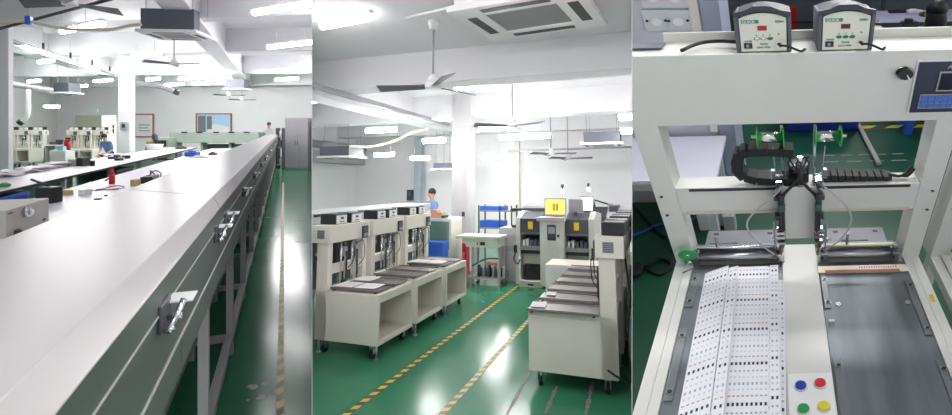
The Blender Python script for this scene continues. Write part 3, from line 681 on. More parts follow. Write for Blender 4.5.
def board(label, p, rz, wx, wy, group):
    b = MB(); b.box(-wx/2,wx/2,-wy/2,wy/2,0,.004)
    for k in range(4): b.box(-wx/2+.01,wx/2-.01,-wy/2+wy*(k+.75)/4.6,-wy/2+wy*(k+.83)/4.6,.004,.0045,mi=1)
    one(b, 'circuit_board', [m_paper, m_grey], label, 'circuit board', p, rz, group)
for i, l in enumerate((4.954, 5.90, 6.86)):
    for j, dy in enumerate((.21,.60)):
        tray(f'grey board tray on the {sl[i]} left row robot, {("near","far")[j]} one', (LX+.53,l+dy,.69), 0, .62, .33, True, 'board trays on the left row')
        if (i, j) in ((0,0),(2,0),(0,1)):
            for k in range(2 if (i,j) != (0,1) else 1): board(f'white circuit board on the {("near","far")[j]} tray of the {sl[i]} left row robot, {("left","right")[k]} one', (LX+.36+.28*k,l+dy,.735), .05*k, .25, .28, 'boards on the left row trays')
for i, l in enumerate((4.84, 5.79, 6.74)):
    for j, dy in enumerate((.13,.62)):
        tray(f'grey board tray on the {sl[i]} right row robot, {("near","far")[j]} one', (RX_-.55,l+dy-.02,.69), PI, .66, .33, False, 'board trays on the right row')
    if i == 0:
        board('white circuit board on the left end of the nearest right row tray', (RX_-.80,l+.1,.735), .1, .14, .2, 'boards on the right row trays')
        board('white circuit board on the left end of the second right row tray', (RX_-.78,l+.62,.735), .1, .1, .14, 'boards on the right row trays')
t = thing('cabinet', 'white low cabinet at the far end of the right row', 'cabinet', (-1.0,7.75,0))
part(MB().box(-.62,.35,0,.6,.08,.68,.008), 'case', m_cream, t); part(MB().box(-.60,.33,-.012,0,.1,.66), 'front_panel', m_white, t); part(MB().box(-.6,.33,.05,.55,0,.08), 'plinth', m_dark, t)
t = thing('black_cable', 'black cable hanging behind the nearest right row robot to the floor', 'cable', (RX_-.05,4.87,.0))
part(MB().tube(curve([(.06,.1,1.3),(.1,.05,.9),(.08,.0,.5),(.09,.0,.15),(.0,-.09,.2),(-.1,-.1,.26)]), .009, 6), 'cable', m_rubber, t)
# dark tool racks hung on the outer side of the right row
for i, l in enumerate((5.0,5.9)):
    t = thing('supply_rack', ['dark supply rack behind the nearest right row gantry','dark supply rack behind the second right row gantry'][i], 'rack', (RX_+.03,l,0))
    for z in (.55,.75,.98): part(MB().box(.02,.22,0,.34,z,z+.12,.01), 'unit', m_black, t)
    part(MB().box(.0,.02,.05,.3,.0,1.1), 'backplate', m_grey, t)
# ---- oven conveyor behind the left row
t = thing('conveyor_oven', 'grey lidded conveyor oven running behind the left row of robots', 'conveyor', (-5.2,5.5,0))
L1_ = 5.2
part(MB().box(-.35,.30,0,L1_,1.18,1.46,.02), 'lid', mat('oven_lid_grey', (186,190,190), .4), t)
for k in range(8): part(MB().box(.28,.325,.35+k*.6,.5+k*.6,1.40,1.44,.006), 'lid_handle', m_black, t)
part(MB().box(-.33,.28,0,L1_,.85,1.175), 'body', m_side, t)
for k in range(7):
    for x in (-.3,.22): part(MB().box(x,x+.05,(.1+k*.8),(.15+k*.8),0,.85), 'leg', m_leg, t)
part(MB().box(-.2,.1,.2,L1_-.2,.25,.7), 'machinery', m_dark, t)
t = thing('monitor', 'dark control screen standing behind the nearest left row robot', 'monitor', (-4.35,5.5,0))
part(MB().box(-.03,.03,-.25,.25,.75,1.12,.01), 'screen', m_black, t); part(MB().box(-.05,.0,-.03,.03,.03,.8), 'post', m_dark, t); part(MB().cyl((-.02,0,0),(-.02,0,.03),.16,16), 'base', m_dark, t)
t = thing('monitor', 'dark control screen standing behind the second left row robot', 'monitor', (-4.35,6.5,0))
part(MB().box(-.03,.03,-.3,.3,.72,1.14,.01), 'screen', m_black, t); part(MB().box(-.05,.0,-.03,.03,.03,.8), 'post', m_dark, t); part(MB().cyl((-.02,0,0),(-.02,0,.03),.16,16), 'base', m_dark, t)
# ---- enclosure with green glass and blue board, boxes, person
P = lambda u,v,l: H2(u,v,'y',l)
l = 9.2; a, b_ = P(427.5,222,l), P(451,258,l)
t = thing('inspection_bench', 'bench with green glass front beside the big column', 'bench', (a.x,l,0)); wd = b_.x-a.x
part(MB().box(0,wd,0,.6,1.17,1.23,.004), 'worktop', m_white, t)
part(MB().box(.03,wd-.03,.02,.03,.62,1.16), 'glass_front', m_glassg, t); part(MB().box(0,.04,0,.6,0,1.17).box(wd-.04,wd,0,.6,0,1.17), 'side', m_cream, t)
part(MB().box(.1,.2,.3,.5,.05,1.1).box(.35,.5,.3,.5,.05,1.0), 'inside_unit', m_cream2, t)
t = thing('crate', 'blue plastic crate in front of the green glass bench', 'crate', (a.x+.02,l-.32,0))
part(MB().box(0,wd-.06,0,.28,0.02,.78,.01), 'tub', m_blue, t); part(MB().box(-.01,wd-.05,-.01,.29,.74,.80,.005), 'rim', m_blue, t)
for i, (u, v, ww, hh, mm, lb) in enumerate(((433,215,.10,.13,m_white,'white carton at the left end on the green glass bench'),(438,214,.14,.16,mat('salmon_card',(214,150,130),.7),'salmon coloured box on the green glass bench'),(443.5,216,.12,.11,m_card,'brown box on the green glass bench'),(447,217,.1,.05,m_black,'flat black box at the right end of the green glass bench'))):
    p = P(u,v,l+.25); one(MB().box(-ww/2,ww/2,-.1,.1,0,hh,.006), 'carton', mm, lb, 'box', (p.x,l+.12+.0*i,1.23))
p = P(432,215,11.3); person('person in a light blue shirt standing behind the green glass bench', (p.x,11.3,0), 2.6, m_shirtb)
# fire boxes by the column
for i, (u0,u1) in enumerate(((452.3,459),(461.3,466))):
    a, b_ = P(u0,240,9.9), P(u1,264,9.9); wd = b_.x-a.x
    t = thing('fire_cabinet', ['red fire cabinet left of the column foot, wider one','red fire cabinet at the column foot, narrower one'][i], 'cabinet', (a.x,9.9,0), 0, 'red fire cabinets')
    part(MB().box(0,wd,0,.22,.02,.68,.006), 'case', m_red, t); part(MB().box(.012,wd-.012,-.008,0,.06,.64), 'door', mat('deep_red_enamel',(160,26,40),.35), t)
    part(MB().box(wd*.25,wd*.75,-.012,-.008,.36,.5), 'notice', m_pink, t)
one(MB().box(-.03,.03,-.03,.0,-.05,.05,.004), 'wall_switch', m_dark, 'small dark switch on the front of the big column', 'switch', P(463.5,214,10.46))
t = thing('wall_box', 'dark meter box on the wall by the blue grey post', 'meter box', P(410.5,195,14.93))
part(MB().box(-.09,.09,-.1,.05,-.17,.17,.01), 'case', m_dark, t); part(MB().box(-.06,.06,-.11,-.1,-.02,.12), 'window', m_acgrey, t)
# ---- bench with pale green top in front of the column, feeders below
l = 9.15; a, b_ = P(456,231,l), P(499,233,l); wd = b_.x-a.x
t = thing('feeder_bench', 'pale green topped workbench in front of the big column', 'workbench', (a.x,l,0)); mg = mat('pale_green_worktop',(206,214,198),.4)
part(MB().box(0,wd,0,.55,.86,.91,.004), 'worktop', mg, t); part(MB().prism([(.12,.86),(wd-.04,.86),(wd-.04,.70),(.2,.70)], 'y', .05, .5), 'control_case', mg, t)
part(MB().box(wd*.55,wd*.66,.04,.05,.74,.80), 'switch', m_black, t); part(MB().box(wd*.47,wd*.5,.04,.05,.75,.79), 'button', m_red, t)
for x in (.28,wd-.06): part(MB().box(x,x+.05,.1,.15,.0,.7).box(x,x+.05,.4,.45,0,.7), 'leg', m_leg, t)
part(MB().box(.2,wd,.08,.5,.10,.14), 'shelf', m_leg, t)
part(MB().tube(curve([(.3,.1,.34),(.55,.1,.47),(.8,.1,.50),(wd-.05,.1,.50)]), .015, 8), 'cable', m_dark, t)
for k in range(6):
    one(MB().box(-.022,.022,-.14,.14,0,.14,.006).cyl((-.02,-.08,.16),(.02,-.08,.16),.06,12), 'tape_feeder', [m_dark,m_grey][k%2], f'component tape feeder under the pale green bench, {("first","second","third","fourth","fifth","sixth")[k]} from the left', 'feeder', (a.x+.42+k*.1,l+.25,.14), 0, 'tape feeders under the pale green bench')
one(MB().box(-.12,.12,-.05,.05,0,.05,.015), 'pink_cloth', m_pink, 'pink cloth lying over the feeders under the pale green bench', 'cloth', (a.x+.68,l+.22,.36))
# rack with blue bins
l = 11.35; a, b_ = P(478,210,l), P(512,210,l); wd = b_.x-a.x
t = thing('storage_rack', 'grey wire rack holding blue trays right of the column', 'rack', (a.x,l,0))
for z in (.85,1.25): part(MB().box(0,wd,0,.5,z,z+.03), 'shelf', m_grey, t)
for x in (0,wd*.62,wd-.03): part(MB().box(x,x+.03,0,.03,0,1.4).box(x,x+.03,.47,.5,0,1.4), 'post', m_dark, t)
for z, x0, x1, lb in ((.88,.03,.60,'blue tray on the lower rack shelf by the column'),(1.28,.03,.62,'blue tray on the upper rack shelf by the column')):
    one(MB().box(0,x1-x0,0,.4,0,.16 if z<1 else .1,.01), 'blue_tray', m_blue, lb, 'tray', (a.x+x0,l+.04,z), 0, 'blue trays on the rack')
one(MB().box(0,.45,0,.3,0,.05,.01), 'black_tray', m_black, 'flat dark tray at the right of the upper rack shelf', 'tray', (a.x+.78,l+.05,1.28))
l = 9.75; a, b_ = P(499,223,l), P(518,272,l); wd = b_.x-a.x
t = thing('cabinet', 'grey machine cabinet between pale green bench and mounting machine', 'cabinet', (a.x,l,0))
part(MB().box(0,wd,0,.6,0,1.03,.008), 'case', m_cab, t); part(MB().box(.08,wd-.06,-.006,0,.58,.68), 'vent', m_grey, t); part(MB().box(wd*.6,wd*.85,.1,.2,1.03,1.08), 'switch', m_black, t)
# ---- pick and place machine
l = 9.3; a, b_ = P(517,285,l), P(594,285,l); x0 = a.x; wd = b_.x-a.x
def mounter(label, loc_, wd, cart=True):
    t = thing('pick_and_place_machine', label, 'machine', loc_)
    m_pp = mat('pale_warm_grey_enamel', (196,196,190), .42)
    cl, cr = wd*.33, wd*.645
    part(MB().box(0,wd,.5,1.5,.25,1.25,.02), 'rear_body', m_pp, t)
    for x0_, x1_ in ((-.02,.06),(wd-.08,wd+.02)): part(MB().prism([(.0,.05),(1.4,.05),(1.4,1.30),(.5,1.38),(.06,1.26)], 'x', x0_, x1_), 'side_wall', m_pp, t)
    for x0_, x1_ in ((.06,cl),(cr,wd-.08)):
        h = part(MB().prism([(.03,1.0),(.05,1.25),(.5,1.36),(.5,.97)], 'x', x0_, x1_), 'hood', m_dark, t)
        mx_ = (x0_+x1_)/2
        part(MB().box(mx_-.045,mx_+.045,.012,.03,1.06,1.2), 'yellow_label', m_yellow, h)
        part(MB().box(x0_,x1_,.02,.05,.96,1.0), 'grip', m_acgrey, h)
        b = MB(); b.box(x0_,x1_,.45,.5,.3,1.0); part(b, 'inner_back', m_dark, t)
        bank = part(MB().box(x0_,x1_,.12,.45,.66,.74), 'feeder_bank', m_grey, t)
        for k in range(5): part(MB().box(x0_+.03+k*(x1_-x0_)/5.5, x0_+.075+k*(x1_-x0_)/5.5, .10,.3,.74,.84+.03*(k%2)), 'feeder', m_white if k in (0,1) else m_acgrey, bank)
        part(MB().box(x0_,x1_,.08,.12,.60,.66), 'front_bar', m_black, t)
        part(MB().box(x0_+.01,x1_-.01,.2,.24,.36,.6), 'apron', m_cream2, t)
        part(MB().box(x0_+.05,x1_-.05,.16,.2,.12,.40), 'reel_bin', m_black, t)
        bb = MB(); zb = .12
        bb.tube(curve([(x0_+.0,.02,.55),(x0_+.0,.0,.2),(x0_+.05,.0,zb),(x1_-.05,.0,zb),(x1_-.0,.0,.2),(x1_-.0,.02,.55)],4), .016, 8); part(bb, 'cart_frame', m_white, t)
        fo = part(MB().box(x0_-.02,x1_+.0,.02,.3,.0,.10,.006), 'cart_base', m_cream2, t); part(MB().box(mx_-.06,mx_+.05,.01,.02,.03,.06), 'socket', m_black, fo)
    c = part(MB().box(cl,cr,-.1,.5,.05,1.22,.01), 'centre_cabinet', m_pp, t)
    part(MB().box(cl-.05,cr+.02,-.14,.5,1.22,1.29,.01), 'cabinet_cap', m_cab, t)
    part(MB().box(cl+.14,cl+.30,-.106,-.1,.88,1.16), 'control_recess', m_dark, c); part(MB().box(cl+.16,cl+.28,-.11,-.106,1.0,1.12), 'dial_panel', m_grey, c)
    part(MB().box(cr-.12,cr-.08,-.12,-.1,.94,.99), 'switch', m_black, c); part(MB().box(cr-.12,cr-.09,-.11,-.1,.34,.37), 'lock', m_black, c)
    for x in (-.02,wd): 
        b = MB(); b.box(x-.03,x+.03,-.03,.0,.62,.76,.01).tube(curve([(x,-.02,.62),(x-.03,-.03,.5),(x+.04,-.03,.42),(x+.09,-.01,.5)]), .012, 6); part(b, 'pendant_switch', m_black, t)
    for x in (.1,wd-.1):
        for y in (.6,1.3): part(MB().cyl((x,y,0),(x,y,.25),.04,10), 'foot', m_dark, t)
    return t
mounter('grey pick and place machine with two dark bays facing the aisle', (x0,l,0), wd)
p = P(544.5,211,l+.1); q = P(565.5,194,l+.1)
t = thing('monitor', 'bright yellow monitor on top of the pick and place machine', 'monitor', (p.x,l+.12,1.30))
ww, hh = q.x-p.x, q.z-p.z
part(MB().box(0,ww,0,.06,.0,hh+.02,.008), 'bezel', m_cab, t); part(MB().box(.02,ww-.02,-.006,0,.04,hh-.01), 'screen', mat('yellow_screen',(238,220,104),.4,emit=.75), t)
part(MB().box(.15,.2,-.009,-.006,.10,.24).box(.21,.26,-.009,-.006,.10,.24), 'screen_text', mat('olive_text',(190,176,70),.5), t)
part(MB().box(ww*.4,ww*.6,.06,.3,-.02,.1), 'mount', m_grey, t)
t = thing('monitor', 'grey side screen right of the yellow monitor', 'monitor', (q.x+.02,l+.3,1.34))
part(MB().box(0,.27,0,.05,.02,.28,.006), 'bezel', m_cab, t); part(MB().box(.02,.25,-.006,0,.04,.26), 'screen', m_grey, t); part(MB().box(.1,.16,.0,.05,-.06,.04), 'mount', m_dark, t)
a = P(561.5,190,10.4); b_ = P(588,187,11.6)
for i, (p, zt) in enumerate(((P(562.5,192,9.9),1.4),(P(588.5,190,11.3),1.42))):
    t = thing('signal_lamp', ['signal lamp on a thin pole behind the yellow monitor','signal lamp on a thin pole above the white screen'][i], 'lamp', (p.x,p.y,zt-.15), 0, 'signal lamps on the machines')
    part(MB().cyl((0,0,0),(0,0,p.z-zt+.12),.008,8), 'pole', m_cab, t)
    part(MB().cyl((0,0,p.z-zt+.12),(0,0,p.z-zt+.2),.035,12), 'lens', mat('lit_white_lens',(255,240,220),.4,emit=1.2), t); part(MB().cyl((0,0,p.z-zt+.24),(0,0,p.z-zt+.30),.03,12).cyl((0,0,p.z-zt+.2),(0,0,p.z-zt+.24),.012,8), 'cap', m_dark, t)
l2 = 11.2; a, b_ = P(577,285,l2), P(622,285,l2)
t = thing('placement_machine', 'second grey placement machine behind, under the white screen', 'machine', (a.x,l2,0)); wd = b_.x-a.x
part(MB().prism([(0,0),(1.3,0),(1.3,1.2),(.5,1.38),(.0,1.2)], 'x', 0, wd), 'body', m_cab, t); part(MB().prism([(-.01,1.05),(-.01,1.2),(.5,1.39),(.5,1.36),(.03,1.18),(.03,1.05)], 'x', wd*.1, wd*.7), 'hood', m_dark, t)
part(MB().box(wd*.75,wd*.95,.2,.9,1.3,1.42), 'top_unit', m_dark, t)
p, q = P(579,206,l2), P(592,195.5,l2)
t = thing('monitor', 'white lit screen on the second placement machine', 'monitor', (p.x,l2+.2,1.28)); ww = q.x-p.x
part(MB().box(0,ww,0,.06,.02,.35,.006), 'bezel', m_dark, t); part(MB().box(.015,ww-.015,-.006,0,.04,.33), 'screen', mat('white_screen',(255,255,255),.4,emit=1.3), t); part(MB().box(.1,.16,.02,.06,-.0,.04), 'mount', m_dark, t)
t = thing('placement_machine', 'dark topped placement machine behind left of the yellow monitor', 'machine', (P(523,240,11.3).x,11.3,0))
part(MB().box(0,.75,0,1.0,0,1.22,.02), 'body', m_cab, t); part(MB().box(.02,.73,-.01,.6,1.22,1.36,.02), 'hood', m_dark, t); part(MB().box(.0,.75,.0,.7,1.36,1.40), 'top', m_cab, t)
p = P(597,208,11.2)
t = thing('scanner_arm', 'dark jointed arm on the far machine right of the white screen', 'arm', (p.x-.1,11.7,1.38))
part(MB().tube([(0,0,0),(.0,0,.16),(.32,0,.06)], .02, 8), 'arm', m_dark, t); part(MB().box(.28,.4,-.04,.04,.02,.08), 'head', m_grey, t)
# ---- overhead
def lamp2(u, v, l, ln, lb, rz=-.13, w_=.15): tube_light(lb, P(u,v,l), ln, rz, 'fluorescent ceiling lights of the robot hall', w_, bright=1.9 if l > 9.3 else 1.2 if l > 5.5 else .45, hang=.25 if l > 5.5 else .03)
for x_, y_ in ((-3.3,3.6),(-1.6,3.4),(0,3.2),(-1.5,1.8),(-.2,1.7)):  # tubes added above the view to lift the dark near area
    tube_light('added fluorescent light overhead, out of the picture, brightening the oven', (x_,y_,3.72), 1.2, 0, 'added fluorescent lights overhead', hang=.15, bright=.6)
for u, v, l, ln, lb in ((345,21,5.05,.8,'large fluorescent light nearest the camera at upper left'),
    (470,86,7.7,.62,'fluorescent light right of the near ceiling fan'),(628,66,7.7,.5,'fluorescent light at the right edge, upper one'),
    (381,130,9.2,.80,'fluorescent light below the left ceiling beam'),(434,140.5,10.4,.62,'fluorescent light just left of the big column'),
    (316,100,8.2,.45,'fluorescent light below the hanging rail at the left edge'),
    (384,154.5,11.8,.66,'far fluorescent light over the left row, left one'),(420,158,11.8,.60,'far fluorescent light over the left row, right one'),
    (497,127,9.4,.80,'upper fluorescent light behind the far fan'),(524,136.5,10.4,1.2,'long fluorescent light under the far fan'),
    (493,156.5,12.6,.62,'fluorescent light just right of the big column'),(502.5,174,13.0,.30,'small oval fluorescent light low on the far wall'),
    (629,117,9.4,.4,'fluorescent light at the right edge, middle one'),(630,131,10.4,.4,'fluorescent light at the right edge, lowest one'),
    (398,94,8.0,.2,'bright end of a fluorescent light behind the fan')):
    if u == 398: continue
    lamp2(u, v, l, ln, lb)
p = P(528,25,5.5)
cassette_ac('large white ceiling cassette air conditioner seen from below', (-1.27,5.45,3.78), 1.5, 1.24, .11, -.12, .02, body=m_white)
for i, (u0,u1,v0,v1,l,lb) in enumerate(((583,620,131,145,10.9,'grey hanging air conditioner box on the right before the far wall'),(319,349,146,158,10.6,'grey hanging air conditioner box over the left row at the left edge'),(433,451,163,170,13.2,'far grey hanging air conditioner box left of the big column'))):
    a, b_ = P(u0,v1,l), P(u1,v0,l); cassette_ac(lb, ((a.x+b_.x)/2,l+.35,a.z), (b_.x-a.x)+.1, .8, b_.z-a.z-.05, 0, max(.1, 3.6-b_.z), group='hanging air conditioners of the robot hall')
p = P(433,87,5.6); ceiling_fan('near ceiling fan with wide pale blades left of the cassette unit', p, .72, HZ-p.z, 0, 'ceiling fans of the robot hall', a0=PI+.15)
p = P(512.5,126,8.6); ceiling_fan('ceiling fan hanging from the middle of the far ceiling', p, .7, HZ-p.z, 0, 'ceiling fans of the robot hall', a0=-.5)
p = P(551,154,12.6); ceiling_fan('far small ceiling fan, left of the two before the back wall', p, .65, HZ-p.z, 0, 'ceiling fans of the robot hall', a0=-.1)
p = P(568,158.5,13.4); ceiling_fan('far small ceiling fan, right of the two before the back wall', p, .65, HZ-p.z, 0, 'ceiling fans of the robot hall', a0=-.1)
t = thing('hanging_rail', 'long grey light rail hung beneath the left ceiling beam', 'rail', (-4.9,0,0))
a = H2(312,86,'x',-4.9); b_ = H2(449,132,'x',-4.9)
part(MB().box(-.04,.04,4.5,b_.y,a.z-.03,a.z+.05).box(-.09,-.05,4.5,b_.y,a.z+.0,a.z+.05), 'rail', m_grey, t)
for k in range(7): part(MB().cyl((0,5.6+k*.85,a.z),(0,5.6+k*.85,3.4),.014,6), 'hanger', m_cab, t)
t = thing('pipe', 'thin pale pipe crossing the ceiling to the cassette unit', 'pipe', (0,0,0))
part(MB().tube([P(405,18,5.0),P(440,10,5.0),P(462,4,5.0)], .018, 8), 'tube', m_white, t)
t = thing('pipe', 'pale conduit along the middle ceiling beam', 'pipe', (0,0,0))
part(MB().tube([P(480,81.5,7.75),P(620,69,7.75)], .02, 8), 'tube', m_cab, t)
t = thing('hose', 'cream hose sagging between the lights over the left row', 'hose', (0,0,0))
part(MB().tube(curve([P(350,146,9.6),P(370,147,9.7),P(392,142,9.8),P(412,133,9.9),P(428,129,10.0)]), .03, 8), 'tubing', m_hose, t)
t = thing('exhaust_duct', 'silver duct running above the left wall ledge', 'duct', (-9.1,6,3.05)); part(MB().cyl((0,0,0),(0,8.5,0),.11,14), 'pipe', m_cab, t)
part(MB().box(-.16,.16,3.0,3.5,-.18,.18,.03), 'joint', m_grey, t)
t = thing('pipe', 'dark conduit crossing in front of the far wall on the right', 'pipe', (0,0,0)); part(MB().tube([P(508,151,13.6),P(632,147,13.6)], .03, 6), 'tube', m_cab, t)
# ---- floor markings
one(MB().box(-.028,.028,0,7.2,0,.002), 'floor_tape', m_tape, 'yellow and black tape line along the left row of robots', 'floor tape', (-2.475,3.2,.001))
one(MB().box(-.028,.028,0,5.5,0,.002), 'floor_tape', m_tapef, 'yellow and black tape line down the middle of the green floor', 'floor tape', (-1.73,3.2,.001))
for i, (u0,v0,u1,v1) in enumerate(((507,414,533,367),(545,414,557,386),(586,414,593,381))):
    a, b_ = H2(u0,v0,'z',.0005), H2(u1,v1,'z',.0005); d = (b_-a)
    b = MB(); n = 7
    for k in range(n):
        p0 = a + d*(k/n); p1 = a + d*((k+.94)/n); w_ = .012 + .005*(k%3)
        b.prism([(p0.x-w_,p0.y),(p0.x+w_,p0.y),(p1.x+w_*.8,p1.y),(p1.x-w_*.8,p1.y)], 'z', 0, .001)
    one(b, 'tape_residue', mat('grey_tape_residue',(134,122,126),.6), ['worn grey tape strip left of the right row casters','worn grey tape strip below the middle of the right robot','worn grey tape strip below the right end of the right robot'][i], 'floor mark', (0,0,.001), kind='stuff')

# ================================================================== BAY 3 : the soldering robot close up, on its ramp
bay(3, F3)
def h(u, v, ax, val): return hit(F3, u, v, ax, val)
FL = -.8
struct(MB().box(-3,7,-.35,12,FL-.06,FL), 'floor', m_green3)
qw = 2.17; pe = h(735,128,'y',qw).x
struct(MB().box(-3,pe-.09,qw,qw+.1,FL,2.6), 'wall_left', mat('cool_white_wall', (198,200,208), .7, var=.02))
struct(MB().box(pe-.09,pe,qw-.02,qw+.5,FL,2.6), 'trim_1', mat('blue_grey_trim', (150,156,178), .6))
a = h(690,10,'y',qw); b_ = h(699,10,'y',qw)
struct(MB().box(a.x,b_.x,qw-.03,qw,-.05,2.4), 'trim_2', m_cream)
struct(MB().box(-3,7,11.4,11.5,FL,3.5), 'wall_back', mat('blue_grey_wall', (120,130,142), .7))
# socket plates on the wall
k = 0
def socket(label, u0, v0, u1, v1):
    a, b_ = h(u0,v1,'y',qw), h(u1,v0,'y',qw); wd, ht = b_.x-a.x, b_.z-a.z
    t = thing('socket_plate', label, 'socket', (a.x,qw,a.z), group='switch and socket plates on the wall')
    part(MB().box(0,wd,-.02,0,0,ht,.006), 'plate', mat('plate_white', (206,210,216), .4, var=.02), t)
    part(MB().cyl((wd*.5,-.028,ht*.45),(wd*.5,-.02,ht*.45),min(wd,ht)*.2,18), 'button', m_white, t)
    for x in (.14,.86): part(MB().cyl((wd*x,-.023,ht*.5),(wd*x,-.019,ht*.5),.008,10), 'screw', m_dark, t)
socket('white socket plate, lower left of the four on the wall', 647, 9, 667.5, 31)
socket('white socket plate, lower right of the four on the wall', 668, 9, 690, 31)
socket('white socket plate cut by the top edge, left one', 643, -16, 663.5, 8)
socket('white socket plate cut by the top edge, right one', 664, -16, 687, 8)
# white table behind on the left
t = thing('table', 'white table standing behind the machine on the left', 'table', (-.34,1.49,FL))
part(MB().box(-1.6,0,0,.64,.69,.72,.003), 'tabletop', mat('lavender_white_laminate', (214,214,228), .4, var=.02), t)
part(MB().box(-1.58,-.02,.01,.03,.63,.69), 'apron', m_leg, t)
for x in (-.30,-.06):
    for y in (.03,.58): part(MB().box(x-.022,x+.022,y-.02,y+.03,0,.69), 'leg', mat('pale_grey_leg', (196,200,206), .5), t)
for i, (u0,u1,v,q_,ww,hh) in enumerate(((700,706,232,1.75,.07,.28),(716,722,232,1.8,.09,.22),(725,731,234,1.7,.07,.2))):
    p = h(u0,v,'y',q_); one(MB().box(0,ww,0,.1,0,hh,.01), 'carton', [m_white,m_paper,m_cab][i], ['white carton on the floor under the white table, left one','white carton on the floor under the white table, middle one','grey carton on the floor under the white table, right one'][i], 'box', (p.x,q_,FL))
P = [h(u,v,'z',FL+.012) for u,v in ((620,240),(640,233),(655,226),(672,221),(685,222),(700,215),(715,206))]
one(MB().tube(curve(P), .011, 6), 'blue_cable', mat('blue_cable_sheath', (40,84,170), .5), 'blue cable running over the floor to the left of the machine', 'cable')
P = [h(u,v,'z',FL+.012) for u,v in ((628,201),(640,212),(652,226),(664,236),(676,238))]
one(MB().tube(curve(P), .008, 6), 'black_cable', m_rubber, 'thin black cable crossing the floor above the blue one', 'cable')
P = [h(u,v,'z',FL+.012) for u,v in ((628,262),(645,266),(660,258),(672,264),(660,274),(645,268),(634,276))]
one(MB().tube(curve(P), .010, 6), 'black_cable', m_rubber, 'loop of black cable on the dark floor at the lower left', 'cable')
p = h(634,272,'z',FL); one(MB().box(-.09,.05,-.06,.06,0,.05,.015), 'power_adapter', m_black, 'black power adapter on the floor at the left edge', 'adapter', p)
p = h(648,198,'z',FL+.001); one(MB().box(-.10,.06,-.035,.035,0,.002), 'floor_tape', m_tape, 'short yellow and black tape mark under the white table', 'floor tape', p)

# ---- the machine
def frame_machine(label, dp, q0):
    t = thing('soldering_robot', label, 'soldering machine', (dp,0,FL))
    g = 'x'
    Z = -FL
    part(MB().box(-.395,-.362,-.2,.70,Z-.05,Z+.002,.002), 'side_rail', m_pale, t); part(MB().box(-.360,-.333,-.2,.69,Z-.05,Z+.008,.002), 'inner_rail', m_pale, t)
    part(MB().box(.384,.408,-.2,.69,Z-.05,Z+.008,.002), 'inner_rail', m_pale, t); part(MB().box(.410,.440,-.2,.70,Z-.05,Z+.002,.002), 'side_rail', m_pale, t)
    part(MB().box(-.333,.384,-.2,.715,Z-.10,Z-.012), 'bed_tray', m_cream2, t)
    for x0, x1 in ((-.395,-.33),(.378,.44)):
        part(MB().box(x0,x1,.678,.775,Z-.02,Z+.72,.003), 'post', m_pale, t)
    for x in (-.375,.42):
        for s_ in (.30,.40): part(MB().cyl((x,.674,Z+s_),(x,.679,Z+s_),.005,10), 'bolt', m_dark, t)
    b = part(MB().box(-.42,.45 if dp == 0 else .6,.678,.845,Z+.715,Z+.955,.003), 'gantry_beam', m_pale, t)
    part(MB().box(-.30,.45,.842,.850,Z+.955,Z+.985,.002), 'back_lip', m_pale, b)
    part(MB().box(-.33,.378,.678,.76,Z+.305,Z+.44,.003), 'cross_beam', m_pale, t)
    part(MB().box(-.29,.35,.674,.679,Z+.425,Z+.436), 'slot', m_black, t)
    part(MB().box(-.31,.36,.672,.678,Z+.305,Z+.318), 'lower_lip', m_cream2, t)
    for x0, x1 in ((-.38,-.34),(.39,.43)):
        for y0 in (-.15,.70): part(MB().box(x0,x1,y0,y0+.05,0,Z-.05), 'leg', m_pale, t)
    return t
t = frame_machine('cream soldering robot with gantry, LED boards and steel plates, close up', 0, 0); R3 = t; Z = -FL
# bed: left strip, centre panel, right plate
st = part(MB().box(-.332,-.288,-.2,.655,Z-.012,Z+.002), 'steel_strip', m_plate, t)
for y0, y1 in ((.42,.6),(.05,.32),(-.19,-.02)):
    c = part(MB().box(-.329,-.305,y0,y1,Z+.002,Z+.007,.002), 'clamp_strip', m_platel, st)
    for y in (y0+.03,y1-.03):
        w_ = part(MB().cyl((-.317,y,Z+.007),(-.317,y,Z+.009),.010,14), 'washer', m_steel, c); part(MB().cyl((-.317,y,Z+.009),(-.317,y,Z+.011),.006,10), 'screw', m_black, c)
part(MB().box(-.288,-.032,-.2,.655,Z-.012,Z+.001), 'left_plate', m_plate_bed, t)
part(MB().box(-.030,.088,-.2,.775,Z-.012,Z+.004,.001), 'centre_panel', m_pale, t)
pl = part(MB().box(.090,.383,-.2,.655,Z-.012,Z+.001), 'right_plate', m_plate_bed, t)
for x0,x1,y0,y1 in ((.092,.112,.40,.58),(.094,.116,-.05,.19),(.36,.381,.27,.54),(.362,.382,-.08,.17)):
    c = part(MB().box(x0,x1,y0,y1,Z+.001,Z+.006,.002), 'clamp_strip', m_platel, pl)
    for y in (y0+.03,y1-.03):
        part(MB().cyl(((x0+x1)/2+.003,y,Z+.006),((x0+x1)/2+.003,y,Z+.008),.009,14), 'washer', m_steel, c); part(MB().cyl(((x0+x1)/2+.003,y,Z+.008),((x0+x1)/2+.003,y,Z+.010),.0055,10), 'screw', m_black, c)
for x, y in ((.135,.42),(.345,.42)): part(MB().cyl((x,y,Z+.001),(x,y,Z+.006),.009,14), 'locating_pin', m_chrome, pl)
part(MB().box(.098,.116,.335,.345,Z+.001,Z+.009), 'bright_clip', m_white, pl)
one(MB().box(-.006,.006,-.018,.018,0,.001), 'yellow_sticker', m_yellow, 'small yellow sticker on the right white rail', 'sticker', (.424,.44,.0025))
# ruler strip across the right plate
r_ = part(MB().box(.088,.384,.585,.625,Z+.002,Z+.010,.001), 'stop_bar', m_hose, t)
part(MB().box(.11,.355,.583,.598,Z+.010,Z+.012), 'red_line', mat('dull_red', (150,92,84), .6), r_)
for k in range(16): part(MB().box(.225+k*.008,.228+k*.008,.608,.617,Z+.010,Z+.0112), 'scale_mark', m_dark, r_)
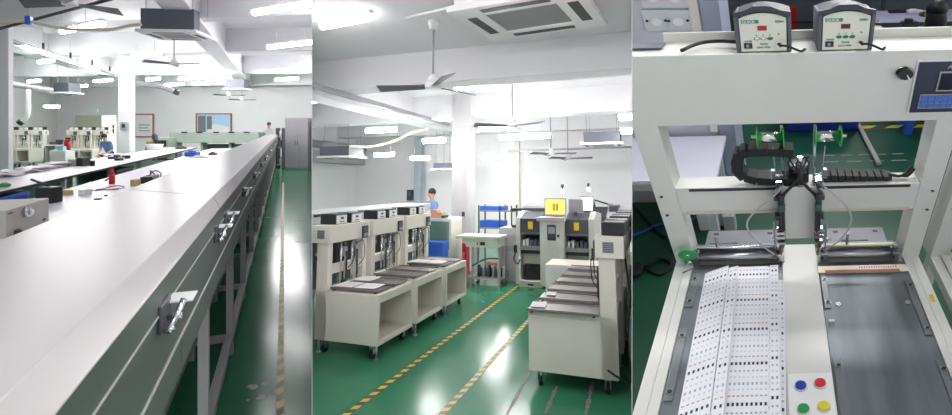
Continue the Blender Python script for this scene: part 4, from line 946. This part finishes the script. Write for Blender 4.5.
# roller assemblies
for side, (x0, x1) in (('left',(-.338,-.022)),('right',(.10,.366))):
    ra = part(MB().box(x0+.01,x1-.01,.70,.735,Z+.005,Z+.04,.004), 'roller_bed', m_steel, t)
    part(MB().cyl((x0+.02,.675,Z+.035),(x1-.02,.675,Z+.035),.020,18), 'roller', m_steel, ra)
    part(MB().cyl((x0+.01,.70,Z+.07),(x1-.005,.70,Z+.07),.008,12), 'cream_rod' if side == 'right' else 'steel_rod', m_hose if side == 'right' else m_chrome, ra)
    part(MB().box(x0+.012,x1-.012,.71,.73,Z+.045,Z+.062,.002), 'scraper_bar', m_platel, ra)
    for x in (x0,x1-.026):
        e = part(MB().box(x,x+.026,.655,.72,Z+.002,Z+.055,.004), 'end_block', m_steel, ra)
        for yy, zz in ((.668,.03),(.70,.045)): part(MB().cyl((x+.004,yy-.02,Z+zz+.012),(x+.004,yy-.02,Z+zz),.005,8), 'screw', m_black, e)
        part(MB().cyl((x+.013,.69,Z+.055),(x+.013,.69,Z+.08),.010,10), 'clamp_post', m_platel, e)
    fp = part(MB().box(x0+.035,x1-.02,.755,.87,Z+.01,Z+.022,.002), 'feed_plate', mat('feed_plate_grey',(128,130,136),.5,.5,var=.1), t)
    for xx in (x0+.06,x1-.06): part(MB().box(xx,xx+.018,.835,.85,Z+.022,Z+.023), 'slot', m_black, fp)
    part(MB().cyl((x0+.09,.70,Z+.06),(x0+.09,.70,Z+.145),.005,8).cyl((x0+.07,.70,Z+.10),(x0+.16,.70,Z+.10),.005,8), 'adjusting_rod', m_platel, ra)
for z in (.085,.035):
    g = part(MB().cyl((-.338,.640+(.085-z)*.4,Z+z-.01*(z<.05)),(-.338,.646+(.085-z)*.4,Z+z-.01*(z<.05)),.032 if z > .05 else .026,26), 'green_disc', m_greenp, t); part(MB().cyl((-.338,.634,Z+z),(-.338,.652,Z+z),.008,10), 'hub', m_chrome, g)
part(MB().tube([(-.36,.60,Z+.012),(-.325,.625,Z+.018)], .003, 6), 'wire_stop', m_platel, t)
# button plate
bp = part(MB().box(-.026,.086,-.2,.13,Z+.004,Z+.010,.002), 'button_plate', m_white, t)
for x, y, mm, nm in ((.006,.085,mat('blue_button',(28,56,160),.35),'blue_button'),(.054,.092,mat('red_button',(206,40,60),.35),'red_button'),(.009,.012,mat('green_button',(30,140,76),.35),'green_button'),(.057,.018,mat('yellow_button',(216,204,40),.35),'yellow_button')):
    e = part(MB().cyl((x,y,Z+.010),(x,y,Z+.018),.0165,22), 'bezel', m_pale, bp); part(MB().cyl((x,y,Z+.018),(x,y,Z+.028),.0135,22), nm, mm, e, nm.replace('_',' '))
# centre plate with irons
cp = part(MB().box(-.028,.080,.655,.665,Z+.165,Z+.45,.002), 'head_plate', m_pale, t)
def P3(p, q, s): return (p, q, s-FL)
for sx, x, xo in ((-1,-.024,-.030),(1,.082,.088)):
    ir = part(MB().tube([P3(x,.63,.43),P3(x,.63,.36),P3(x+.0,.63,.18),P3(xo,.63,.135)], .009, 12), 'soldering_iron', m_black, t)
    part(MB().cyl(P3(x,.63,.385),P3(x,.63,.35),.0105,12), 'green_band', mat('dark_green_band',(24,92,78),.5), ir)
    part(MB().cyl(P3(xo,.63,.135),P3(xo,.63,.075),.006,10,r2=.0015), 'tip', mat('bronze_tip',(150,120,84),.35,1.0), ir)
    for z in (.20,.165,.225): part(MB().box(xo-.014,xo+.014,.615,.655,z-FL,z-FL+.018,.003), 'clamp', m_chrome if z != .165 else m_steel, t)
    part(MB().box(x-.006+sx*.006,x+.006+sx*.006,.64,.66,.10+Z,.45+Z,.002), 'slide_bar', m_steel, t)
    for z in (.40,.30): part(MB().box(x-.012+sx*.010,x+.008+sx*.010,.63,.66,z+Z,z+Z+.02,.003), 'slide_block', m_dark, t)
    part(MB().tube([P3(xo-.02*sx*-1,.61,.21),P3(xo+sx*.035,.61,.20)], .004, 6), 'knob_rod', m_chrome, t)
    part(MB().tube([P3(xo+sx*.02,.62,.30),P3(xo+sx*.02,.62,.14)], .003, 6), 'guide_rod', m_platel, t)
# spool brackets and spools
for nm, x, x0, x1 in (('left',-.016,-.098,-.016),('right',.072,.072,.155)):
    br = part(MB().box(x-.004,x+.004,.695,.72,Z+.43,Z+.69,.001), 'spool_bracket', m_chrome, t)
    sp = part(MB().cyl((x0,.70,Z+.65),(x1,.70,Z+.65),.0095,14), 'spool_shaft', m_chrome, t)
    a, c = (x0+.016,x1+.004) if nm == 'left' else (x0+.000,x1-.016)
    part(MB().cyl((a,.70,Z+.65),(c,.70,Z+.65),.020,20), 'solder_wire_coil', m_chrome, sp)
    for xx in (a,c): part(MB().cyl((xx-.0014,.70,Z+.65),(xx+.0014,.70,Z+.65),.040,28), 'green_rim', mat('bright_green_rim',(40,170,70),.4), sp)
    s_ = -1 if nm == 'left' else 1
    fd = part(MB().box(x+s_*.012-.012,x+s_*.012+.012,.66,.70,Z+.43,Z+.475,.004), 'wire_feeder', m_chrome, t)
    part(MB().cyl((x+s_*.03,.67,Z+.50),(x,.67,Z+.50),.005,8), 'feed_pin', m_chrome, fd); part(MB().box(x+s_*.028-.006,x+s_*.028+.006,.66,.68,Z+.485,Z+.525,.002), 'feed_knob', m_steel, fd)
    part(MB().cyl((x+s_*.012,.655,Z+.45),(x+s_*.012,.662,Z+.45),.008,10), 'screw', m_dark, fd); part(MB().tube([P3(x+s_*.026,.68,.62),P3(x+s_*.02,.68,.47)], .0015, 5), 'solder_wire', m_steel, fd)
    part(MB().box(x+s_*.005-.02,x+s_*.005+.02,.655,.70,Z+.415,Z+.432,.002), 'feeder_foot', m_white, fd)
pts = [h(u,v,'y',.62) for u,v in ((781,187),(776,194),(762,206),(750,217),(747,226),(753,238),(764,247),(774,254))]
part(MB().tube(curve([P3(*p) for p in pts]), .0032, 8), 'wire_guide_tube', m_cab, t)
pts = [h(u,v,'y',.62) for u,v in ((824,187),(834,194),(846,206),(851,217),(849,228),(842,238),(833,245),(824,251))]
part(MB().tube(curve([P3(*p) for p in pts]), .0032, 8), 'wire_guide_tube', m_cab, t)
pts = [h(u,v,'y',.64) for u,v in ((800,168),(799,178),(792,186),(785,193),(782,199))]
part(MB().tube(curve([P3(*p) for p in pts]), .0055, 8), 'iron_cable', m_rubber, t)
pts = [h(u,v,'y',.64) for u,v in ((800,168),(801,180),(808,188),(815,195),(818,202))]
part(MB().tube(curve([P3(*p) for p in pts]), .0055, 8), 'iron_cable', m_rubber, t)
# carriage behind the plate
ca = part(MB().box(.0,.058,.70,.75,Z+.44,Z+.52,.004), 'carriage', m_black, t)
part(MB().box(.012,.05,.69,.70,Z+.49,Z+.53,.004), 'carriage_block', m_steel, ca); part(MB().cyl((.032,.69,Z+.53),(.032,.69,Z+.57),.008,10), 'carriage_motor', m_chrome, ca)
for k in range(6):
    x = .0+k*.011; part(MB().tube(curve([P3(x,.69,.57),P3(x+.012*(-1)**k,.68,.54),P3(.03,.66,.50),P3(.026+.003*k,.655,.46)],4), .003, 6), 'loom_wire', m_black, ca)
# energy chains
C_ = [h(u,v,'y',.705) for u,v in ((793,150),(770,149),(748,149),(740,152),(737.5,159),(738,168),(744,174),(755,177),(775,178),(800,178))]
ch = MB(); pts = [Vector(P3(*p)) for p in C_]
ln = [0]; 
for a, b_ in zip(pts, pts[1:]): ln.append(ln[-1]+(b_-a).length)
def along(d):
    for i in range(len(ln)-1):
        if ln[i+1] >= d: return pts[i].lerp(pts[i+1], (d-ln[i])/(ln[i+1]-ln[i])), (pts[i+1]-pts[i]).normalized()
    return pts[-1], (pts[-1]-pts[-2]).normalized()
chain = part(MB().tube(curve(pts), .0065, 8), 'energy_chain', m_black, t)
n = 24
for i in range(n):
    p, d = along(ln[-1]*(i+.5)/n); nrm = Vector((0,1,0)).cross(d).normalized(); L_ = ln[-1]/n*.5; b = MB()
    def q_(a, c, y): return (p + d*a*L_ + nrm*c + Vector((0,y,0)))[:]
    b.hexa([q_(-1,-.016,-.03),q_(1,-.016,-.03),q_(1,.016,-.03),q_(-1,.016,-.03)], [q_(-1,-.016,.03),q_(1,-.016,.03),q_(1,.016,.03),q_(-1,.016,.03)])
    part(b, 'chain_link', m_rubber, chain)
chain = part(MB().box(.10,.30,.70,.745,Z+.441,Z+.455), 'energy_chain', m_black, t)
for i in range(9): part(MB().box(.10+i*.0215,.119+i*.0215,.695,.75,Z+.441,Z+.475-.0015*i,.002), 'chain_link', m_rubber, chain)
part(MB().tube(curve([P3(.29,.72,.46),P3(.32,.71,.455),P3(.345,.72,.465),P3(.36,.73,.49)]), .006, 6), 'chain_cable', m_rubber, chain)
part(MB().tube(curve([P3(.29,.73,.455),P3(.325,.72,.45),P3(.35,.72,.45),P3(.37,.74,.47)]), .005, 6), 'chain_cable', m_rubber, chain)
# knob and control panel
kn = part(MB().cyl((.271,.668,Z+.887),(.271,.678,Z+.887),.0215,26), 'knob_bezel', m_chrome, t)
part(MB().cyl((.272,.655,Z+.886),(.272,.668,Z+.886),.0165,24), 'selector_knob', m_black, kn); part(MB().hexa([(.272,.652,Z+.888),(.276,.652,Z+.884),(.283,.652,Z+.872),(.279,.652,Z+.871)],[(.272,.656,Z+.888),(.276,.656,Z+.884),(.283,.656,Z+.872),(.279,.656,Z+.871)]), 'knob_pointer', m_white, kn)
m_navy = mat('navy_panel', (40,44,66), .4); m_key = mat('blue_key', (60,110,190), .4)
pn = part(MB().box(.296,.452,.672,.678,Z+.745,Z+.925,.003), 'control_panel', m_white, t)
part(MB().box(.301,.450,.669,.672,Z+.75,Z+.920,.001), 'panel_face', m_navy, pn)
sc = part(MB().box(.352,.449,.666,.669,Z+.825,Z+.89,.001), 'screen_bezel', m_cab, pn); part(MB().box(.356,.447,.664,.666,Z+.83,Z+.885), 'screen', mat('dark_lcd',(24,26,44),.15), sc)
kp = part(MB().box(.318,.45,.667,.669,Z+.765,Z+.815), 'keypad', m_cab, pn)
for r in range(3):
    for c in range(8): part(MB().box(.3205+c*.0162,.3345+c*.0162,.664,.667,Z+.7675+r*.0158,Z+.7805+r*.0158,.001), 'key', m_key if c < 5 or (c+r)%3 else m_yellow, kp)
text('A-3335全自动', .016, pn, m_cab, 'panel_lettering', Matrix.Translation((.368,.6685,Z+.899)) @ FRONT)
# ---- LED boards lying on the bed
m_led = mat('white_board_lacquer', (236,236,242), .5, var=.015, scale=20); m_pad = mat('grey_solder_pad', (168,166,172), .5); m_or = mat('copper_resistor', (190,162,148), .5); m_faint = mat('faint_pad', (206,206,214), .5)
def led_board(label, x0, w_, q0, q1, s0, s1, slope, phase, skew=0.0):
    b = MB()
    def f(a, q, e=0.0): return (x0 + a + skew*(q-.3), q + slope*a, s0 + (s1-s0)*a/w_ + e)
    b.hexa([f(0,q0),f(w_,q0),f(w_,q1),f(0,q1)], [f(0,q0,.003),f(w_,q0,.003),f(w_,q1,.003),f(0,q1,.003)])
    n = max(2, int((w_-.004)/.0107)); st = (w_-.004)/n
    def rect(a, q, dx, dq, mi): b.hexa([f(a-dx,q-dq,.003),f(a+dx,q-dq,.003),f(a+dx,q+dq,.003),f(a-dx,q+dq,.003)], [f(a-dx,q-dq,.0034),f(a+dx,q-dq,.0034),f(a+dx,q+dq,.0034),f(a-dx,q+dq,.0034)], mi)
    k = -8
    while k < 12:
        r = phase + k*.1365; k += 1
        for c in range(n):
            a = .002 + st*(c+.5)
            for dq, dx, dd, mi in ((0,.0028,.0052,1),(.026,.0034,.0024,3),(.047,.0026,.003,4),(.066,.0024,.0046,2),(.088,.0022,.0028,4),(.110,.0026,.003,2)):
                if q0+.006 < r+dq < q1-.006: rect(a, r+dq, dx, dd, mi)
    return one(b, 'led_board', [m_led, m_black, m_pad, m_or, m_faint], label, 'circuit board', (0,0,0), 0, 'LED boards on the bed')
sl_ = (h(731,269.5,'z',.034).y - h(698,280,'z',.008).y)/.105
led_board('white LED board at the left, tilted up against its neighbour', -.286, .078, -.15, .60, .003, .026, sl_, .41)
led_board('narrow white LED board leaning between left and middle boards', -.206, .031, -.15, .61, .025, .034, sl_*.6, .425)
led_board('broad white LED board in the middle of the bed', -.176, .104, -.15, .618, .018, .019, 0.0, .438)
led_board('narrow white LED board right of the broad middle one', -.071, .027, -.15, .625, .021, .022, .02, .455)
led_board('white LED board lowest at the right, peeking out beneath', -.090, .062, -.15, .56, .004, .008, -.25, .30, .012)
for k in range(2): led_board(['white LED board buried under the middle one','white LED board under the left board, near the strip'][k], [-.2,-.283][k], [.12,.08][k], -.15, [.63,.585][k], .008-.006*k, .009-.006*k, 0.0, .39)

# ---- soldering stations on the beam
def iron_station(label, p0, lit):
    t = thing('soldering_station', label, 'soldering station', (p0,.688,.956)); W_ = .117
    arch = lambda x0, x1, z0, zs, za, n=10: [(x0,z0),(x1,z0),(x1,zs)] + [(x1+(x0-x1)*k/n, zs+(za-zs)*math.sin(PI*k/n)**.8) for k in range(1,n)] + [(x0,zs)]
    part(MB().prism(arch(0,W_,0,.104,.120), 'y', .004, .145), 'case', m_dark, t)
    part(MB().box(-.003,.006,-.002,.145,0,.106,.003), 'side_frame', m_acgrey, t); part(MB().box(W_-.006,W_+.003,-.002,.145,0,.106,.003), 'side_frame', m_acgrey, t)
    part(MB().prism([(-.002,.100),(.02,.103),(W_*.3,.112),(W_*.5,.115),(W_*.7,.112),(W_-.02,.103),(W_+.002,.100),(W_+.002,.112),(W_-.02,.117),(W_*.65,.128),(W_*.35,.128),(.02,.117),(-.002,.112)], 'y', -.003, .02), 'handle_arch', m_dark, t)
    fp = part(MB().prism(arch(.008,W_-.008,.003,.096,.110), 'y', .0, .006), 'front_plate', mat('station_cream', (222,222,208), .45, var=.02), t)
    mg = mat('teal_lettering', (30,112,100), .5)
    lg = part(MB().box(.013,.05,-.0008,.001,.083,.092), 'logo_block', mg, fp)
    text('QUICK', .0088, lg, m_white, 'logo_lettering', Matrix.Translation((.0145,-.001,.0846)) @ FRONT, .0003)
    part(MB().box(.036,.049,-.0012,0,.0845,.0905), 'logo_box', m_greenp, lg)
    text('203H', .0085, fp, mg, 'model_lettering', Matrix.Translation((.085,-.0005,.084)) @ FRONT, .0003)
    part(MB().box(.047,.067,-.001,.001,.063,.076), 'display', mat('lit_red_display',(150,20,44),.3,emit=.22) if lit else mat('dark_red_display',(96,24,36),.3), fp)
    for k, c in enumerate('ABC'):
        x = .044+k*.0145
        part(MB().ball((x,.0006,.040), .0064, (1.15,.3,.8), seg=14), 'button_ring', mg, fp); part(MB().ball((x,0,.040), .0048, (1.15,.4,.8), seg=14), 'button', m_white if lit and k < 2 else mg, fp)
        text('▲▼●'[k] if False else 'AVC'[k], .006, fp, mg, 'button_lettering', Matrix.Translation((x-.002,-.0005,.0475)) @ FRONT, .0003)
    part(MB().cyl((.092,-.001,.052),(.092,.001,.052),.002,10), 'indicator', m_dark, fp)
    text('POWER', .0048, fp, mg, 'switch_lettering', Matrix.Translation((.017,-.0005,.0315)) @ FRONT, .0003)
    sw = part(MB().box(.015,.033,-.003,.001,.012,.028,.001), 'power_switch', m_black, fp); part(MB().box(.020,.026,-.0036,-.003,.016,.024), 'switch_mark', m_grey, sw)
    text('Quick', .0072, fp, mg, 'brand_lettering', Matrix.Translation((.050,-.0005,.0225)) @ FRONT, .0003)
    text('LEAD FREE', .0062, fp, mg, 'note_lettering', Matrix.Translation((.043,-.0005,.0125)) @ FRONT, .0003)
    c = part(MB().cyl((.093,-.006,.021),(.093,.001,.021),.0072,18), 'socket', m_chrome, fp); part(MB().cyl((.095,-.016,.022),(.094,-.004,.021),.0042,12), 'plug', m_black, c)
    part(MB().tube(curve([(.095,-.014,.022),(.108,-.02,.022),(.125,-.022,.014),(.14,-.012,.004),(.15,.01,.004)]), .0034, 8), 'iron_lead', m_rubber, t)
    return t
iron_station('dark cased soldering station with bright red display, left of the two', h(738,51,'y',.688).x, True)
iron_station('dark cased soldering station with dim display, right of the two', h(818.5,50,'y',.688).x, False)
pts = [h(u,v,'z',.972) for u,v in ((737,42),(722,41),(706,42),(694,45),(682,50.5))]
one(MB().tube(curve(pts), .0055, 8), 'lead_hose', m_rubber, 'thick black hose arching from the left station along the beam top', 'hose')
p = h(645,47,'z',.958); one(MB().box(-.08,.045,-.035,.035,0,.006,.002), 'cloth_pad', m_acgrey, 'folded grey cloth at the left end of the beam top', 'cloth', p)
# second machine to the right
t2 = frame_machine('neighbouring cream soldering robot cut off at the right edge', .875, 0)
part(MB().box(-.30,-.05,.60,.87,Z+.03,Z+.045,.003), 'feed_plate', m_plate, t2); part(MB().cyl((-.3,.62,Z+.06),(0,.62,Z+.06),.01,10), 'roller', m_chrome, t2)
part(MB().box(-.333,.384,-.2,.66,Z-.012,Z+.002), 'right_plate', m_plate_bed, t2)
# ---- beyond the machine
p0, p1 = h(857,122,'z',FL+.02), h(879,164,'z',FL+.02)
one(MB().cyl(p0, p1, .022, 10), 'broom_handle', m_cab, 'pale pole lying on the green floor behind the right spool', 'pole')
p = h(912,133,'z',FL)
t = thing('stool', 'blue plastic stool on the green floor behind the gantry', 'stool', p+Vector((.1,.12,0)))
part(MB().box(-.16,.16,-.14,.14,.36,.42,.02), 'seat', m_blue, t)
for sx in (-1,1):
    for sy in (-1,1): part(MB().hexa([(sx*.15-.035,sy*.13-.03,0),(sx*.15+.035,sy*.13-.03,0),(sx*.15+.035,sy*.13+.03,0),(sx*.15-.035,sy*.13+.03,0)], [(sx*.12-.03,sy*.11-.025,.37),(sx*.12+.03,sy*.11-.025,.37),(sx*.12+.03,sy*.11+.025,.37),(sx*.12-.03,sy*.11+.025,.37)]), 'leg', m_blue, t)
p = h(826,131,'z',FL); t = thing('crate', 'dark blue crate on the floor seen under the gantry beam', 'crate', p)
part(MB().box(-.36,.30,0,.5,0,.4,.02), 'tub', mat('deep_blue_plastic',(34,52,140),.5), t); part(MB().box(-.38,.32,-.02,.52,.38,.42,.01), 'rim', mat('deep_blue_plastic',(34,52,140),.5), t)
a = h(832,128,'z',FL+.002); b_ = h(935,124,'z',FL+.002); one(MB().box(0,b_.x-a.x,-.04,.04,0,.002), 'floor_tape', m_tape, 'yellow and black tape line on the floor beyond the broom pole', 'floor tape', a)
for v0, ln_, lb in ((155.5,.7,'faint pale scrape line on the floor, upper one'),(162,.9,'faint pale scrape line on the floor, lower one')):
    a = h(824,v0,'z',FL+.001); b = MB()
    for k in range(5): b.box(k*ln_/5, k*ln_/5+ln_*.13, -.008, .008, 0, .001)
    one(b, 'floor_scrape', m_grey, lb, 'scrape', a, kind='stuff')
# cabinet behind the stations
qc = 8.0; X_ = lambda u, v: h(u,v,'y',qc)
a, c = X_(742,44), X_(872,2); t = thing('cabinet', 'grey cabinet with a red stripe seen between the two stations', 'cabinet', (a.x,qc,FL))
part(MB().box(0,c.x-a.x,0,.5,0,c.z-FL+.4,.01), 'case', m_acgrey, t)
r0, r1 = X_(790,30), X_(795,7); part(MB().box(r0.x-a.x,r0.x-a.x+.11,-.02,0,r0.z-FL,r1.z-FL), 'red_stripe', m_red, t)
r0 = X_(806,22); part(MB().box(r0.x-a.x-.3,c.x-a.x-.1,-.02,0,r0.z-FL-.02,r0.z-FL+.02), 'shelf_edge', m_dark, t)
r0, r1 = X_(806,38), X_(806,30); part(MB().box(r0.x-a.x-.3,c.x-a.x-.1,-.02,0,r0.z-FL,r1.z-FL), 'green_drawer', mat('dark_green_drawer',(24,84,74),.5), t)
# benches of the workers at top right
m_lav = mat('lavender_bench_top', (176,176,200), .5)
def far_bench(label, q0, q1, s_, p0, p1):
    t = thing('workbench', label, 'workbench', (p0,q0,FL)); Zs = s_-FL
    part(MB().box(0,p1-p0,0,q1-q0,Zs-.04,Zs), 'worktop', m_lav, t); part(MB().box(0,p1-p0,-.02,0,Zs-.06,Zs), 'edge_band', m_acgrey, t)
    for k in range(5):
        x = (p1-p0)*k/4.05; part(MB().box(x,x+.06,.03,.09,0,Zs-.04), 'leg', m_acgrey, t)
    return t
far_bench('nearer lavender topped workbench behind the right station', 5.0, 5.75, -.05, .55, 4)
far_bench('farther lavender topped workbench behind the person', 6.15, 7.25, -.05, .6, 5)
far_bench('workbench with slate edge at the very top of the view', 8.75, 9.6, .05, .4, 6)
for i, (u, v, w1, hh, mm, nm, lb) in enumerate(((873,30,.10,.05,m_paper,'parts_bag','white bag of parts on the nearer bench beside the right station'),(886,33,.04,.05,m_black,'black_part','small black part on the nearer bench, left one'),(893,32,.03,.04,m_black,'black_part','small black part on the nearer bench, right one'),
    (908,31,.09,.14,m_black,'black_tool','black tool with white tip on the nearer bench'),(897,12.5,.12,.04,m_black,'black_tray','flat black tray on the farther bench'),(914,13.5,.10,.06,m_paper,'white_parts_heap','white parts heap on the farther bench'),(925,16,.07,.05,m_dark,'dark_part','dark part beside the person on the farther bench'),(872,21.5,.08,.03,m_card,'cardboard_piece','brown cardboard piece at the front of the farther bench'))):
    p = h(u,v,'z',-.05); b = MB(); b.box(-w1,w1,-.07,.07,0,hh,.012); b.box(-w1*.6,w1*.3,-.05,.04,hh*.8,hh*1.3,.01)
    one(b, nm, mm, lb, nm.split('_')[-1], p)
p = h(941,9,'z',.50)
person('person with long dark hair in a tan jacket working at the far bench', (p.x,p.y,FL), .25, m_tan, sit=True, lean=.15, hair_long=True)
t = thing('stool', 'stool under the person in the tan jacket', 'stool', (p.x,p.y,FL)); part(MB().cyl((0,0,.36),(0,0,.42),.17,16), 'seat', m_black, t); part(MB().cyl((0,0,.03),(0,0,.36),.03,10), 'post', m_steel, t); part(MB().cyl((0,0,0),(0,0,.03),.18,16), 'base', m_dark, t)
# unseen ceiling added to block the sky, and added lamp rows, over the machine
struct(MB().box(-3,7,-.6,12,2.45,2.55), 'ceiling', m_ceil)
for p_, q_ in ((.1,.35),(.5,2.2),(1.0,4.5),(2.0,7.0)): tube_light('added fluorescent light overhead, out of the picture, brightening the oven', (p_,q_,2.2), 1.1, 0, 'added fluorescent lights overhead', hang=.15)

# ================================================================== partitions between the bays, and everything ends at them
bpy.context.view_layer.update()
def side_plane(u): k = (u-476)/FPX; return Vector((0,0,1.5)), Vector((1,-k,0)).normalized()
for u, z1, Y0 in ((312,4.45,2.2),(632,6.5,1.75)):
    k0, k1 = (u-.25-476)/FPX, (u+.25-476)/FPX; Y1 = 27.0
    b = MB(); F = CUR['F']; CUR['F'] = FW; CUR['room'] = 0
    b.prism([(k0*Y0,Y0),(k1*Y0,Y0),(k1*Y1,Y1),(k0*Y1,Y1)], 'z', -2.6, z1)
    struct(b, 'wall_partition', m_wall); CUR['F'] = F
CUT = {1: [(311.7,-1)], 2: [(312.3,1),(631.7,-1)], 3: [(632.3,1)]}
bpy.context.view_layer.update()
for o in [o for o in bpy.data.objects if o.type == 'MESH' and ROOM.get(o, 0)]:
    M = o.matrix_world.copy()
    for u, sg in CUT[ROOM[o]]:
        co, no = side_plane(u); no = no*sg               # keep the side no points to
        ds = [(M @ v.co - co).dot(no) for v in o.data.vertices]
        if not ds or min(ds) >= 0: continue
        if max(ds) <= 0: bpy.data.objects.remove(o); break
        if o.data.users > 1: o.data = o.data.copy()
        bm = bmesh.new(); bm.from_mesh(o.data); bm.transform(M)
        g = bmesh.ops.bisect_plane(bm, geom=bm.verts[:]+bm.edges[:]+bm.faces[:], plane_co=co, plane_no=no, clear_inner=True)
        ed = [e for e in g['geom_cut'] if isinstance(e, bmesh.types.BMEdge)]
        if ed: bmesh.ops.holes_fill(bm, edges=ed, sides=0)
        bm.transform(M.inverted()); bm.to_mesh(o.data); bm.free()
for o in [o for o in bpy.data.objects if o.type == 'EMPTY' and not o.children]: bpy.data.objects.remove(o)
